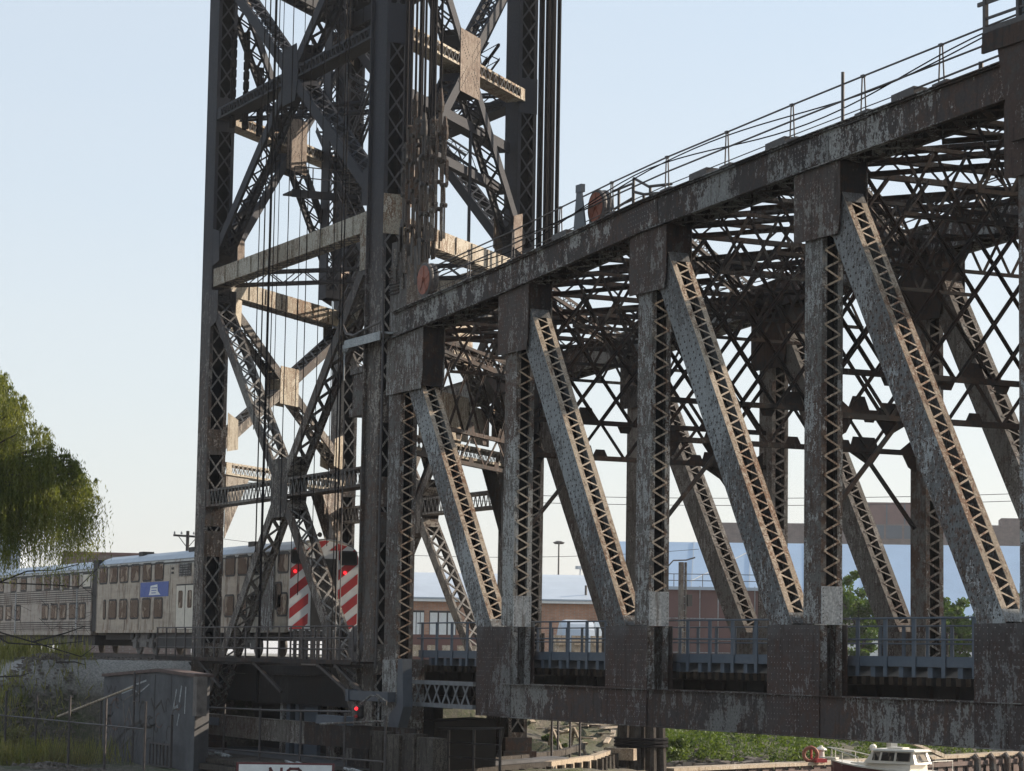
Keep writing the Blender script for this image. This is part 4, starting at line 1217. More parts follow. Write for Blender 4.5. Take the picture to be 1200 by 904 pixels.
for yy in (1.1, 4.8, 8.6): part('plate_girder', MB().aabb(-27, yy, -2.05, -1.6 - yy * .9, yy + .05, -.91), M['under'], ap)
for k, (xa, xb, mt) in enumerate(((-15.2, -14.9, 'post'), (-14.5, -14.1, 'walk'), (-13.5, -13.1, 'walk'), (-12.5, -10.7, 'walk'), (-10.1, -9.1, 'tower'), (-8.2, -7.0, 'tower'), (-5.9, -4.8, 'tower'))):
    zt = -1.25 if k < 3 else -1.5
    part('column', MB().aabb(xa, 1.35, -4.12, xb if xb - xa < .8 else xa + (xb - xa) * .8, 1.5, zt).aabb(xa + .05, 1.5, -4.1, xa + .12, 1.9, zt), M[mt], ap)
part('cap_beam', MB().aabb(-14.3, 1.2, -1.5, -4.6, 1.34, -1.2), M['fardiag'], ap)
part('cap_beam', MB().aabb(-16, 1.25, -.98, -4.2, 1.34, -.905), M['tower'], ap)
part('back_wall', MB().aabb(-27, 3.4, -4.12, -4.5, 3.8, -.92), M['under'], ap)  # near-black wall added so the background behind the columns stays dark
part('back_wall', MB().aabb(-27.2, .3, -4.3, -26.9, 9, -.7), M['concrete'], ap)

# concrete wing wall with its rusty coping and spray-paint
ab = thing('wing_wall', 'dark concrete wing wall with graffiti and a rusty coping in front of the tower leg', 'wall', (-13, -5, -4.4))
body = MB().prism([(-18.9, -5, -4.9), (-7.4, -5, -4.9), (-7.4, -5, -.98), (-11.7, -5, -.83), (-18.9, -5, -1.12)], (-.4, .7, 0))
part('wall_body', body, M['concrete'], ab)
cap = MB().prism([(-19.0, -5.08, -1.115), (-11.7, -5.08, -.825), (-11.7, -5.08, -.70), (-19.0, -5.08, -1.0)], (-.4, .9, 0)).prism([(-11.69, -5.08, -.825), (-7.3, -5.08, -.975), (-7.3, -5.08, -.86), (-11.69, -5.08, -.70)], (-.4, .9, 0))
part('coping', cap, M['cap'], ab)
part('end_post', MB().aabb(-7.38, -5.1, -2.4, -6.95, -4.7, -.95), M['stone'], ab)
random.seed(21)
def stroke(pts, w):
    mb = MB()
    for (x0, z0), (x1, z1) in zip(pts[:-1], pts[1:]):
        v = V((x1 - x0, 0, z1 - z0))
        if v.length < 1e-3: continue
        mb.box(((x0 + x1) / 2, -5.006, (z0 + z1) / 2), v / 2 * 1.12, V((-v.z, 0, v.x)).normalized() * w / 2, (0, .003, 0))
    return mb
def arc(cx, cz, rx, rz, a0, a1, n=10): return [(cx + rx * math.cos(R(a0 + (a1 - a0) * k / n)), cz + rz * math.sin(R(a0 + (a1 - a0) * k / n))) for k in range(n + 1)]
G = [(arc(-17.2, -2.6, .75, .62, 60, 320), .10, 'cap'), ([(-16.2, -2.1), (-15.9, -3.0), (-15.4, -2.3), (-14.9, -3.0), (-14.6, -2.1)], .09, 'stone'),
     (arc(-13.6, -2.5, .45, .5, 0, 360), .08, 'black'), ([(-14.3, -3.1), (-13.5, -2.9), (-13.1, -3.0), (-12.4, -2.95)], .10, 'black'),
     ([(-18.5, -1.5), (-18.2, -1.75), (-17.9, -1.5), (-17.6, -1.78), (-17.3, -1.5)], .07, 'black'), ([(-17.0, -1.75), (-15.2, -1.45), (-13.4, -1.2)], .07, 'plate'),
     ([(-16.4, -1.75), (-15.0, -1.55), (-14.2, -1.7), (-13.0, -1.35)], .05, 'plate'), ([(-16.0, -2.0), (-14.9, -1.75), (-13.8, -1.55)], .05, 'stone'),
     ([(-12.6, -1.9), (-12.2, -2.3), (-11.4, -1.95), (-11.0, -2.35)], .09, 'black'), ([(-9.6, -1.5), (-9.9, -2.2), (-9.4, -2.1)], .12, 'plate'), ([(-9.0, -1.35), (-9.2, -1.9)], .13, 'plate'),
     ([(-8.5, -1.4), (-8.55, -2.3)], .10, 'plate'), ([(-9.2, -2.4), (-9.4, -2.8)], .10, 'plate'), ([(-17.6, -3.9), (-15.4, -3.1), (-13.8, -2.8)], .12, 'black'), ([(-16.6, -4.1), (-14.6, -3.3)], .10, 'black'),
     ([(-12.2, -1.1), (-12.2, -3.9)], .05, 'black'), ([(-10.2, -1.0), (-10.2, -2.0)], .04, 'black')]
for pts, w, mt in G: part('graffiti_stroke', stroke(pts, w), M[mt], ab)
random.seed(31)
for k in range(24):
    x, z = random.uniform(-18.3, -8.6), random.uniform(-4.0, -1.5)
    part('graffiti_stroke', stroke(arc(x, z, random.uniform(.15, .5), random.uniform(.15, .45), random.uniform(0, 180), random.uniform(200, 380)), random.uniform(.03, .08)), M[random.choice(['black', 'black', 'cap'])], ab)
mb = MB()
for k in range(7): mb.aabb(-11.5 + k * .42, -5.4, -4.35, -11.44 + k * .42, -5.35, -3.55)
mb.aabb(-11.5, -5.41, -3.57, -8.9, -5.34, -3.5); mb.aabb(-11.5, -5.41, -4.4, -8.9, -5.34, -4.33); mb.aabb(-8.95, -5.42, -4.4, -8.87, -5.33, -2.4)
solo('metal_grille', mb, M['rail'], 'small barred metal grille at the foot of the graffitied wall', 'grille')

# hand-rail that climbs in front of the wall
hr = thing('stair_handrail', 'sunlit sloping handrail on thin posts climbing in front of the graffitied wall', 'handrail', (-16, -5.8, -4.4))
part('rail_pipe', MB().tube([(-22.4, -5.9, -2.85), (-12.1, -5.9, -1.42)], .05, 6), M['timberl'], hr)
for x, z0, z1 in ((-12.0, -4.3, -.85), (-16.3, -4.4, -2.05)): part('rail_post', MB().tube([(x, -5.9, z0), (x, -5.9, z1)], .045, 6), M['rail'], hr)
part('rail_post', MB().aabb(-12.0, -5.93, -2.0, -11.3, -5.9, -1.95).aabb(-11.33, -5.93, -2.0, -11.28, -5.9, -.95), M['rail'], hr)

# chain-link fence at the left
fe = thing('bank_fence', 'dark pipe fence with thin wire in front of the overgrown bank, lower left', 'fence', (-18, -8, -4.4))
FYY = -9.0
fx = [-14.6 + k * 4.55 for k in range(-2, 4)]
for k, x in enumerate(fx): part('fence_post', MB().tube([(x, FYY, -5.2), (x, FYY, -1.75)], .05, 6), M['rail'], fe)
part('top_rail', MB().tube([(fx[0], FYY, -2.75), (fx[-1], FYY, -2.70)], .03, 5), M['rail'], fe)
part('bottom_rail', MB().tube([(fx[0], FYY, -4.35), (fx[-1], FYY, -4.30)], .02, 5), M['rail'], fe)
wm = MB()
for k in range(150):
    x = fx[0] + k * .28
    if x < fx[-1] - 1.4:
        for sg in (1, -1): wm.beam((x + (0 if sg > 0 else 1.4), FYY, -4.3), (x + (1.4 if sg > 0 else 0), FYY, -2.75), .004, .007, (0, 1, 0))
part('wire_mesh', wm, M['rail'], fe, kind='stuff')

# rusty curved wale in front of the pier, its guard rail and rubbish
wl = thing('pier_wale', 'long rusty plate wale curving along the front of the tower pier', 'wale', (-7, -2, -4))
random.seed(3)
wxs = [-15.5, -11.5, -7.5, -3.2, 1.2, 4.6]; wys = [-2.05, -2.25, -2.35, -2.25, -1.9, -1.3]
for i in range(5):
    a_, b_ = V((wxs[i], wys[i], 0)), V((wxs[i + 1] - .02, wys[i + 1], 0)); h = (b_ - a_).normalized(); n_ = V((h.y, -h.x, 0))
    mb = MB().box((a_ + b_) / 2 + V((0, 0, -2.88)), (b_ - a_) / 2, n_ * .03, (0, 0, .38))
    mb.box((a_ + b_) / 2 + V((0, 0, -2.49)) + n_ * -.1, (b_ - a_) / 2, n_ * .16, (0, 0, .012)); mb.box((a_ + b_) / 2 + V((0, 0, -3.27)) + n_ * -.1, (b_ - a_) / 2, n_ * .16, (0, 0, .012))
    part('wale_plate', mb, M['fardiag'] if i < 3 else M['dark'], wl)
part('notice', MB().aabb(-14.4, -2.3, -2.9, -12.4, -2.27, -2.6), M['walk'], wl)
gr = thing('pier_guard_rail', 'thin grey guard rail on posts standing above the rusty wale', 'guard rail', (-5, -3, -4))
for x in (-13.4, -9.2, -5.3, -1.2, 2.9, 6.4): part('rail_post', MB().tube([(x, -3.2, -4.6), (x, -3.2, -2.0)], .045, 6), M['rail'], gr)
part('rail_pipe', MB().tube([(-13.4, -3.2, -2.2), (-4, -3.2, -2.1), (3.4, -3.2, -1.95)], .035, 6), M['rail'], gr)
part('rail_pipe', MB().tube([(-13.4, -3.2, -3.75), (6.4, -3.2, -3.5)], .03, 6), M['rail'], gr)
part('rail_pipe', MB().tube([(0.6, -3.2, -2.45), (6.4, -3.2, -2.18), (6.4, -3.2, -1.55), (5.6, -3.2, -1.35)], .04, 6), M['post'], gr)
part('cable_box', MB().aabb(-.3, -3.0, -2.45, 2.2, -2.6, -2.15), M['walk'], gr)
lg_ = thing('pier_ledge', 'dark timber ledge under the wale with rope and rubbish lying on it', 'ledge', (-5, -3, -5))
part('plank', MB().aabb(-14, -4.4, -4.12, 2.2, -2.0, -3.95), M['timber'], lg_)
part('plank', MB().aabb(-14, -4.75, -4.35, 2.2, -4.42, -4.15), M['timber'], lg_)
part('plank', MB().aabb(2.25, -4.4, -4.22, 6.5, -2.0, -4.05), M['timber'], lg_)
random.seed(8)
for k in range(9):
    x = random.uniform(-12, 5); mb = MB(); z = -3.9
    mb.tube([(x, -3.6, z), (x + .3, -3.9, z + .12), (x + .9, -3.7, z + .02), (x + 1.4, -4.0, z + .06)], .045, 5)
    part('rope_scrap', mb, M['plate'], lg_)

# rectangular dark timber piles in front of the pier nose
for k, (x, w_) in enumerate(((2.25, 1.1), (3.65, 1.1), (5.05, .95), (6.25, 1.3))):
    mb = MB().aabb(x, -2.0, -6.5, x + w_, -1.5, -2.62 - .08 * (k % 2))
    mb.aabb(x + .12, -2.03, -6.4, x + .16, -2.001, -2.8)
    solo('timber_pile', mb, M['timber'], ['weathered square pile, leftmost of four under the red signal', 'weathered square pile, second from the left of four below the signal', 'narrowest weathered square pile, third of four below the truss end', 'widest weathered square pile, rightmost of four below the truss end'][k], 'pile', 'square piles at the pier nose')

# bearing and pale beam at the end of the truss
part('end_bearing_beam', MB().aabb(-2.2, -1.05, -1.66, 1.5, -.75, -1.32).aabb(-2.25, -1.1, -1.7, -2.0, -.7, -1.28), M['greysteel'], span)
part('end_bearing_column', MB().prism([(1.75, -.8, -.15), (2.15, -.8, -.15), (2.3, -.8, -1.8), (1.8, -.8, -2.65), (1.0, -.8, -2.65), (1.1, -.8, -2.1), (1.7, -.8, -1.75)], (0, .35, 0)), M['greysteel'], span)
part('end_bearing_column', MB().aabb(-.3, -.5, -3.0, .9, .6, -.2), M['post'], span)

sg = thing('navigation_signal', 'small black signal lamp glowing red under the pale beam at the truss end', 'signal lamp', (-.3, -1.3, -2))
part('housing', MB().lathe((-.35, -1.3, -2.0), (0, 0, 1), [(.11, -.28), (.14, -.2), (.14, .12), (.09, .2)], 10), M['black'], sg)
part('lens', MB().lathe((-.28, -1.48, -1.93), (.85, -.5, 0), [(.065, 0), (.06, .04), (.03, .06)], 12), M['lamp'], sg)
part('lens', MB().lathe((-.28, -1.48, -2.2), (.85, -.5, 0), [(.06, 0), (.05, .03)], 12), M['red'], sg)
part('bracket', MB().tube([(-.3, -1.3, -1.75), (.6, -1.3, -1.45), (1.3, -1.3, -1.5), (1.35, -1.3, -2.9)], .04, 6), M['post'], sg)

# NO sign
sc_ = V((9.9, -8.0, -4.02)); fd = (CAM - sc_); fd.z = 0; fd.normalize(); sd = V((-fd.y, fd.x, 0))
ns = thing('river_sign', 'white sign board with a maroon edge reading NO, at the bottom edge below the tower', 'sign', tuple(sc_))
u_ = V((0, 0, 1))
sc2 = sc_ + V((0, 0, 0))
part('edge_strip', MB().box(sc2 - fd * .012, sd * 1.50, fd * .01, u_ * .66), M['hull'], ns)
part('board', MB().box(sc2, sd * 1.42, fd * .012, u_ * .60), M['white'], ns)
def letter(strokes, ox):
    mb = MB()
    for (x0, z0, x1, z1) in strokes:
        p0 = sc2 + fd * .018 + sd * (ox + x0) + u_ * (z0 + .20); p1 = sc2 + fd * .018 + sd * (ox + x1) + u_ * (z1 + .20); v = (p1 - p0)
        mb.box((p0 + p1) / 2, v / 2 + v.normalized() * .035, v.normalized().cross(fd) * .04, fd * .005)
    return mb
part('letter_n', letter([(0, -.28, 0, .28), (0, .28, .34, -.28), (.34, -.28, .34, .28)], -.46), M['hull'], ns)
part('letter_o', letter([(0, -.22, 0, .22), (0, .22, .07, .28), (.07, .28, .31, .28), (.31, .28, .38, .22), (.38, .22, .38, -.22), (.38, -.22, .31, -.28), (.31, -.28, .07, -.28), (.07, -.28, 0, -.22)], .08), M['hull'], ns)
for e in (-1.2, 1.2): part('sign_post', MB().box(sc2 + sd * e - fd * .08 + u_ * -1.0, sd * .06, fd * .05, u_ * 1.5), M['timber'], ns)

# timber fender running back along the river face of the pier
ft = thing('timber_fender', 'low timber fender with bare sunlit wale and dark piles below the near truss', 'fender', (-8, 9, -5))
pth = [V((-2.0, 2.2, 0)), V((-5.3, 5.7, 0)), V((-9.2, 10.6, 0)), V((-13.5, 14.8, 0)), V((-18.0, 18.1, 0))]
zz_ = [-4.5, -4.5, -4.46, -4.4, -4.3]
for i in range(4):
    a_, b_ = pth[i] + V((0, 0, zz_[i])), pth[i + 1] + V((0, 0, zz_[i + 1])); h = (b_ - a_).normalized()
    part('wale', MB().beam(a_, b_ - h * .05, .34, .52 if i < 3 else .46), M['timber'] if i < 2 else M['timberl'], ft)
    part('wale', MB().beam(a_ + V((-1.0, -.8, .35)), b_ - h * .05 + V((-1.0, -.8, .35)), .25, .25), M['timber'], ft)
    k = 5
    for j in range(k):
        q = a_ + (b_ - a_) * (j + .5) / k
        part('pile', MB().tube([q + V((.28, .25, .1)), q + V((.35, .3, -3))], .15, 8), M['timber'], ft)
part('end_block', MB().box(pth[-1] + V((.5, .3, -4.25)), (.55, .45, 0), (-.2, .2, 0), (0, 0, .26)), M['timberl'], ft)
def aframe(p, s=1.):
    p = V(p)
    return MB().beam(p + V((-.5, 0, 0)) * s, p + V((0, 0, 1.45)) * s, .12, .12).beam(p + V((1.0, .3, -.1)) * s, p + V((0, 0, 1.45)) * s, .10, .10)
for k, p in enumerate(((-18.1, 15.3, -4.4), (-19.9, 17.3, -4.4))): solo('timber_trestle', aframe(p, .85), M['timberl'], ['leaning bare timber A-frame on the fender, left of the pair', 'leaning bare timber A-frame on the fender, right of the pair beside the weed'][k], 'trestle', 'A-frames on the fender')
fr = thing('fender_railing', 'thin rusty railing along the dark fender under the truss end', 'railing', (2, 2, -4))
for k in range(4): part('rail_post', MB().tube([(-1.0 + k * 2.1, 1.5, -4.2), (-1.0 + k * 2.1 , 1.5, -2.62 + k * .05)], .05, 6), M['rail'], fr)
part('rail_pipe', MB().tube([(-1.6, 1.5, -2.68), (2.2, 1.5, -2.55), (5.6, 1.5, -2.42), (5.1, 1.5, -3.4)], .045, 6), M['rail'], fr)
for k in range(2): part('rail_pipe', MB().tube([(-1.6, 1.5, -3.1 - k * .5), (5.2, 1.5, -3.0 - k * .5)], .03, 5), M['rail'], fr)
pl = thing('timber_debris', 'broken planks and timber debris behind the fender, lit orange by the sun', 'debris', (-24, 18, -4.5))
random.seed(5)
for k in range(60):
    t_ = random.random(); q = V((-20.5, 14.5, 0)) + V((-.42, .9, 0)) * (t_ * 8.5) + V((-.80, .50, 0)) * random.uniform(0, 15)
    x, y = q.x, q.y; z = ground_z(x, y) + random.uniform(.1, .5)
    a_ = random.uniform(0, 3.14); L_ = random.uniform(.8, 2.6)
    part('plank', MB().beam((x, y, z), (x + math.cos(a_) * L_, y + math.sin(a_) * L_, z + random.uniform(-.1, .35)), .24, .07), M['tan'] if k % 3 else M['cap'], pl)
for x, y in ((-12.6, 12.5), (-14.2, 13.6), (-15.6, 14.9), (-16.8, 16.0)): part('upright', MB().tube([(x, y, -5), (x, y, -2.2)], .05, 6), M['rail'], pl)
part('upstand', MB(), M['rail'], pl) if False else None

# dolphin: round piles bound with cable
dp = thing('mooring_dolphin', 'cluster of tall dark round piles bound with rope at the end of the fender', 'mooring piles', (-18.3, 20, -6))
random.seed(11)
for k in range(9):
    a_ = k * 2 * math.pi / 8; r_ = .62 if k < 8 else 0
    x, y = -18.3 + math.cos(a_) * r_ * 1.35, 19.9 + math.sin(a_) * r_ * 1.35
    part('pile', MB().tube([(x + (x + 18.3) * .25, y + (y - 19.9) * .25, -8), (x, y, -2.2 + random.uniform(-.2, .2))], [.28, .24], 9), M['timber'], dp)
for z in (-3.9, -3.75, -3.6): part('binding', MB().tube([(-18.3 + math.cos(t_ * .42) * 1.18, 19.9 + math.sin(t_ * .42) * 1.18, z) for t_ in range(16)], .07, 6), M['rope'], dp)

# dock along the far bank with sheet piling, life ring, bollard, gangway post
dk = thing('dock_wall', 'sunlit timber-capped dock wall along the far bank, bottom right', 'dock', (-26, 36, -5.5))
D0, D1, D2 = V((-17.9, 20.9, 0)), V((-25.7, 36.1, 0)), V((-46.8, 74, 0))
for i, (a_, b_) in enumerate(((D0, D1), (D1, D2))):
    h = (b_ - a_).normalized(); n_ = V((h.y, -h.x, 0)); L_ = (b_ - a_).length
    part('cap_timber', MB().beam(a_ + V((0, 0, -4.97)), b_ - h * .03 + V((0, 0, -4.97)), 1.0, .16), M['tan'], dk)
    part('waling', MB().beam(a_ + n_ * .42 + V((0, 0, -5.35)), b_ + n_ * .42 - h * .03 + V((0, 0, -5.35)), .16, .22), M['cap'], dk)
    mb = MB(); k = 0
    while k * .6 < L_ - .6:
        q = a_ + h * (k * .6); e = .12 if k % 2 else -.0
        mb.beam(q + n_ * (.22 + e) + V((0, 0, -6.3)), q + h * .6 + n_ * (.22 + e) + V((0, 0, -6.3)), .05, 2.5); k += 1
    part('sheet_piling', mb, M['cap'], dk)
for k in range(7):
    q = D1 + (D2 - D1) * (.30 + k * .045)
    n_ = V(((D2 - D1).normalized().y, -(D2 - D1).normalized().x, 0))
    part('fender_post', MB().tube([q + n_ * .55 + V((0, 0, -4.95)), q + n_ * .75 + V((0, 0, -5.15)), q + n_ * .8 + V((0, 0, -6.4))], .2, 8), M['post'], dk)
rg = thing('life_ring', 'orange life ring hung on a red post at the dock edge', 'life ring', (-23.3, 31.9, -4.9))
import itertools
def torus(c, ax, R0, r0, n=20, m_=8):
    c, ax = V(c), V(ax).normalized(); u = V((0, 0, 1)); w = ax.cross(u).normalized(); mb = MB()
    for i in range(n):
        t = 2 * math.pi * i / n; dd = u * math.cos(t) + w * math.sin(t)
        for j in range(m_):
            s_ = 2 * math.pi * j / m_; mb.v.append(tuple(c + dd * (R0 + r0 * math.cos(s_)) + ax * r0 * math.sin(s_)))
    for i in range(n):
        for j in range(m_):
            a, b_ = i * m_ + j, i * m_ + (j + 1) % m_; a2, b2 = ((i + 1) % n) * m_ + j, ((i + 1) % n) * m_ + (j + 1) % m_
            mb.f.append((a, b_, b2, a2)); mb.mi.append(0)
    return mb
cdir = (CAM - V((-23.2, 32, 0))); cdir.z = 0
part('ring', torus((-23.16, 31.97, -4.52), cdir + V((20, 0, 0)), .33, .09), M['orange'], rg, smooth=True)
part('post', MB().tube([(-23.3, 32.1, -4.95), (-23.3, 32.1, -4.1)], .05, 6).aabb(-23.3, 32.1, -4.9, -22.8, 32.7, -4.72), M['red'], rg)
def bollard(x, y, lab):
    o = thing('bollard', lab, 'bollard', (x, y, -4.9), 'white bollards on the dock')
    part('shaft', MB().lathe((x, y, -4.9), (0, 0, 1), [(.24, 0), (.19, .12), (.16, .5), (.2, .58)], 12), M['boat'], o, smooth=False)
    part('cap', MB().lathe((x, y, -4.32), (0, 0, 1), [(.30, 0), (.26, .07), (.10, .16), (.06, .22)], 12), M['boat'], o)
bollard(-23.6, 32.85, 'white mushroom-capped bollard right of the orange life ring')
gp = thing('mooring_post', 'square white post with a sloping rail going down to the dock, right of the boat', 'post', (-26.6, 39.3, -4.9))
gx, gy = -27.4, 39.6
part('post', MB().aabb(gx - .2, gy - .2, -4.9, gx + .2, gy + .2, -3.85).aabb(gx - .32, gy - .5, -3.85, gx + .32, gy + .3, -3.68), M['boat'], gp)
part('sloping_rail', MB().beam((gx, gy + .2, -3.78), (gx - 1.2, gy + 3.4, -4.62), .22, .14).beam((gx - 1.2, gy + 3.4, -4.62), (gx - 1.6, gy + 4.3, -4.85), .25, .2), M['tan'], gp)
part('end_bracket', MB().lathe((gx + .3, gy - 1.4, -4.35), (1, 0, 0), [(.18, 0), (.2, .1), (.1, .16)], 10).tube([(gx + .3, gy - 1.4, -4.9), (gx + .3, gy - 1.4, -4.4)], .06, 6), M['boat'], gp)

# ================================================================== BOAT
bt = thing('cabin_boat', 'small cabin cruiser with maroon hull and cream cabin moored at the dock', 'boat', (-13.6, 32.2, -6))
bd = V((-.90, -.43, 0)).normalized(); bs = V((-bd.y, bd.x, 0)); bc = V((-15.3, 31.2, 0))
def bp(l, s_, z): return bc + (bd * l + bs * s_) * .82 + V((0, 0, -6 + (z + 6) * .97))
sta = [(-3.6, 1.15, -4.95, .95), (-2.2, 1.25, -4.93, 1.1), (-.5, 1.28, -4.86, 1.1), (1.2, 1.15, -4.76, .9), (2.6, .75, -4.64, .5), (3.4, .32, -4.56, .15), (3.75, .03, -4.5, .02)]
mb = MB()
for l, hw, z, hk in sta:
    mb.v += [tuple(bp(l, -hw, z)), tuple(bp(l - .0, -hk, -5.9)), tuple(bp(l - (.25 if l > 3 else 0), 0, -6.35)), tuple(bp(l, hk, -5.9)), tuple(bp(l, hw, z))]
for i in range(len(sta) - 1):
    for j in range(4):
        a = i * 5 + j; mb.f.append((a, a + 1, a + 6, a + 5)); mb.mi.append(0)
mb.f.append((0, 1, 2, 3, 4)); mb.mi.append(0)
part('hull', mb, M['hull'], bt, smooth=False)
mb = MB()
for l, hw, z, hk in sta: mb.v += [tuple(bp(l, -hw - .04, z)), tuple(bp(l, hw + .04, z)), tuple(bp(l, -hw - .04, z + .07)), tuple(bp(l, hw + .04, z + .07))]
for i in range(len(sta) - 1):
    a = i * 4
    for f in ((0, 4, 6, 2), (1, 3, 7, 5), (2, 6, 7, 3)): mb.f.append(tuple(a + q for q in f)); mb.mi.append(0)
part('deck', mb, M['boat'], bt)
def loft(mb, rings):
    n = len(rings[0]); b = len(mb.v)
    for r_ in rings: mb.v += [tuple(p) for p in r_]
    for i in range(len(rings) - 1):
        for j in range(n):
            a = b + i * n + j; c = b + i * n + (j + 1) % n
            mb.f.append((a, c, c + n, a + n)); mb.mi.append(0)
    mb.f.append(tuple(b + k for k in reversed(range(n)))); mb.f.append(tuple(b + (len(rings) - 1) * n + k for k in range(n))); mb.mi += [0, 0]
    return mb
def ring(l0, l1, hw, z, hw2=None): return [bp(l0, -hw, z), bp(l1, -(hw2 or hw), z), bp(l1, (hw2 or hw), z), bp(l0, hw, z)]
part('trunk_cabin', loft(MB(), [ring(-1.9, 2.6, 1.0, -4.86, .45), ring(-1.9, 2.2, .92, -4.55, .4)]), M['boat'], bt)
part('wheelhouse', loft(MB(), [ring(-2.2, 1.15, .95, -4.54, .85), ring(-1.95, .55, .80, -3.96, .72)]), M['boat'], bt)
part('wheelhouse_roof', loft(MB(), [ring(-2.2, .75, .92, -3.955, .82), ring(-2.05, .6, .84, -3.86, .74)]), M['boat'], bt)
part('roof_hatch', MB().box(bp(-.6, 0, -3.82), bd * .4, bs * .3, (0, 0, .035)), M['boat'], bt)
def quad_pane(a, b_, c, d_, off):
    return MB().prism([a, b_, c, d_], off)
for s_ in (-1, 1):
    def wp(l, f):     # point on the slanted wheelhouse side; f 0 bottom 1 top
        lo_l, hi_l = l, l * .93 - .02
        hw = (.955 + (-.10) * max(0, (l + 2.2) / 3.35)) * (1 - f) + (.80 - .08 * max(0, (l + 1.95) / 2.5)) * f + .012
        return bp(l - .1 * f * (1 if l > 0 else .4), s_ * hw, -4.54 + .58 * f)
    for (la, lb_) in ((-1.85, -.95), (-.80, .05), (.18, .62)):
        part('window', quad_pane(wp(la, .22), wp(lb_, .22), wp(lb_, .9), wp(la, .9), bs * s_ * .008), M['glass'], bt)
for (sa, sb) in ((-.68, -.06), (.06, .68)):
    def fp(s_, f): return bp(1.16 - .60 * f, s_ * (1 - .12 * f), -4.54 + .58 * f) + bd * .012
    part('windshield', quad_pane(fp(sa, .2), fp(sb, .2), fp(sb, .88), fp(sa, .88), bd * .008), M['glass'], bt)
def ap_(s_, f): return bp(-2.2 + .25 * f, s_ * (1 - .1 * f), -4.54 + .58 * f) - bd * .012
part('window', quad_pane(ap_(-.6, .15), ap_(.6, .15), ap_(.6, .88), ap_(-.6, .88), -bd * .008), M['glass'], bt)
mb = MB()
for s_ in (-1, 1):
    mb.tube([bp(1.4, s_ * 1.0, -4.3), bp(2.6, s_ * .72, -4.1), bp(3.6, s_ * .2, -3.95), bp(4.0, 0, -3.92)], .025, 5)
    for l, h in ((1.4, 1.0), (2.6, .72), (3.6, .2)): mb.tube([bp(l, s_ * h, -4.75), bp(l, s_ * h, -4.3 + (l - 1.4) * .16)], .02, 5)
mb.box(bp(3.9, 0, -4.42), bd * .45, bs * .15, (0, 0, .03))
part('bow_rail', mb, M['boat'], bt)
mb = MB()
for s_ in (-1, 1): mb.tube([bp(-3.4, s_ * 1.1, -4.9), bp(-3.4, s_ * 1.1, -4.35), bp(-2.3, s_ * 1.1, -4.35)], .02, 5)
mb.tube([bp(-3.4, -1.1, -4.35), bp(-3.4, 1.1, -4.35)], .02, 5)
part('stern_rail', mb, M['boat'], bt)

# ================================================================== FOLIAGE
rng = np.random.default_rng(4)
def quads(name, C, A, B, mat, parent, kind=None, org=None):
    """leaf faces: centres C, half-axes A and B (n x 3 arrays)"""
    n = len(C)
    if org is not None: C = C - np.array(org)
    v = np.stack([C - A, C - B * .9, C + A, C + B * .9], 1).reshape(-1, 3)
    me = bpy.data.meshes.new(name)
    me.vertices.add(4 * n); me.vertices.foreach_set('co', v.ravel())
    me.loops.add(4 * n); me.loops.foreach_set('vertex_index', np.arange(4 * n))
    me.polygons.add(n); me.polygons.foreach_set('loop_start', np.arange(n) * 4); me.polygons.foreach_set('loop_total', np.full(n, 4))
    me.materials.append(mat); me.update(); me.validate()
    o = bpy.data.objects.new(name, me); COL.objects.link(o)
    if parent is not None: o.parent = parent; ORG[o] = ORG[parent]
    if kind: o['kind'] = kind
    return o
def unit(n):
    v = rng.normal(size=(n, 3)); return v / np.linalg.norm(v, axis=1, keepdims=True)
def clumps(centres, radii, per, size, flat=.8):
    """leaf centres and axes spread through many small clumps"""
    Cs, As, Bs = [], [], []
    for c, r in zip(centres, radii):
        u = unit(per) * (rng.random((per, 1)) ** .45) * r; u[:, 2] *= flat
        C = np.array(c) + u
        a = unit(per); b = np.cross(a, unit(per)); b /= np.linalg.norm(b, axis=1, keepdims=True) + 1e-9
        s = size * rng.uniform(.6, 1.4, (per, 1))
        Cs.append(C); As.append(a * s); Bs.append(b * s * .55)
    return np.concatenate(Cs), np.concatenate(As), np.concatenate(Bs)

# overgrown bank behind the dock
cc, rr = [], []
for k in range(1150):
    t = rng.random(); q = D0 + (D2 - D0) * (t * 1.12 - .04); n_ = V((-.9, -.42, 0))
    inl = 1.1 + rng.random() ** 1.1 * 11
    p = q + n_ * inl
    e_ = V((-17.6, 20.6, 0)) - CAM
    if e_.x * (p.y - CAM.y) - e_.y * (p.x - CAM.x) > 0: continue      # the timber debris lies left of the mooring piles
    gz = ground_z(p.x, p.y)
    r = rng.uniform(.28, .8)
    cc.append((p.x, p.y, gz + r * rng.uniform(.2, 1.3) + (.5 if rng.random() < .25 else 0))); rr.append(r)
C_, A_, B_ = clumps(cc, rr, 62, .085)
quads('bank_vegetation', C_, A_, B_, M['leaf'], None, 'stuff')
def shrub(x, y, r, h, lab, mat='leaf', z=None, group='shrubs on the bank'):
    gz = ground_z(x, y) if z is None else z
    t = thing('shrub', lab, 'shrub', (x, y, gz), group)
    c2 = [(x + rng.normal() * r * .5, y + rng.normal() * r * .5, gz + h * rng.uniform(.2, 1)) for _ in range(26)]
    C_, A_, B_ = clumps(c2, [r * rng.uniform(.25, .45) for _ in c2], 110, .075)
    quads('foliage', C_, A_, B_, M[mat], t, None, (x, y, gz))
    part('stem', MB().tube([(x, y, gz - .2), (x + .1, y, gz + h * .8)], .03, 5), M['bark'], t)
shrub(-22.2, 24.2, .9, 1.2, 'bright green rounded shrub at the left end of the dock beside the mooring piles')
shrub(-24.0, 27.4, .8, .9, 'low green shrub over the stones, left part of the dock bank')
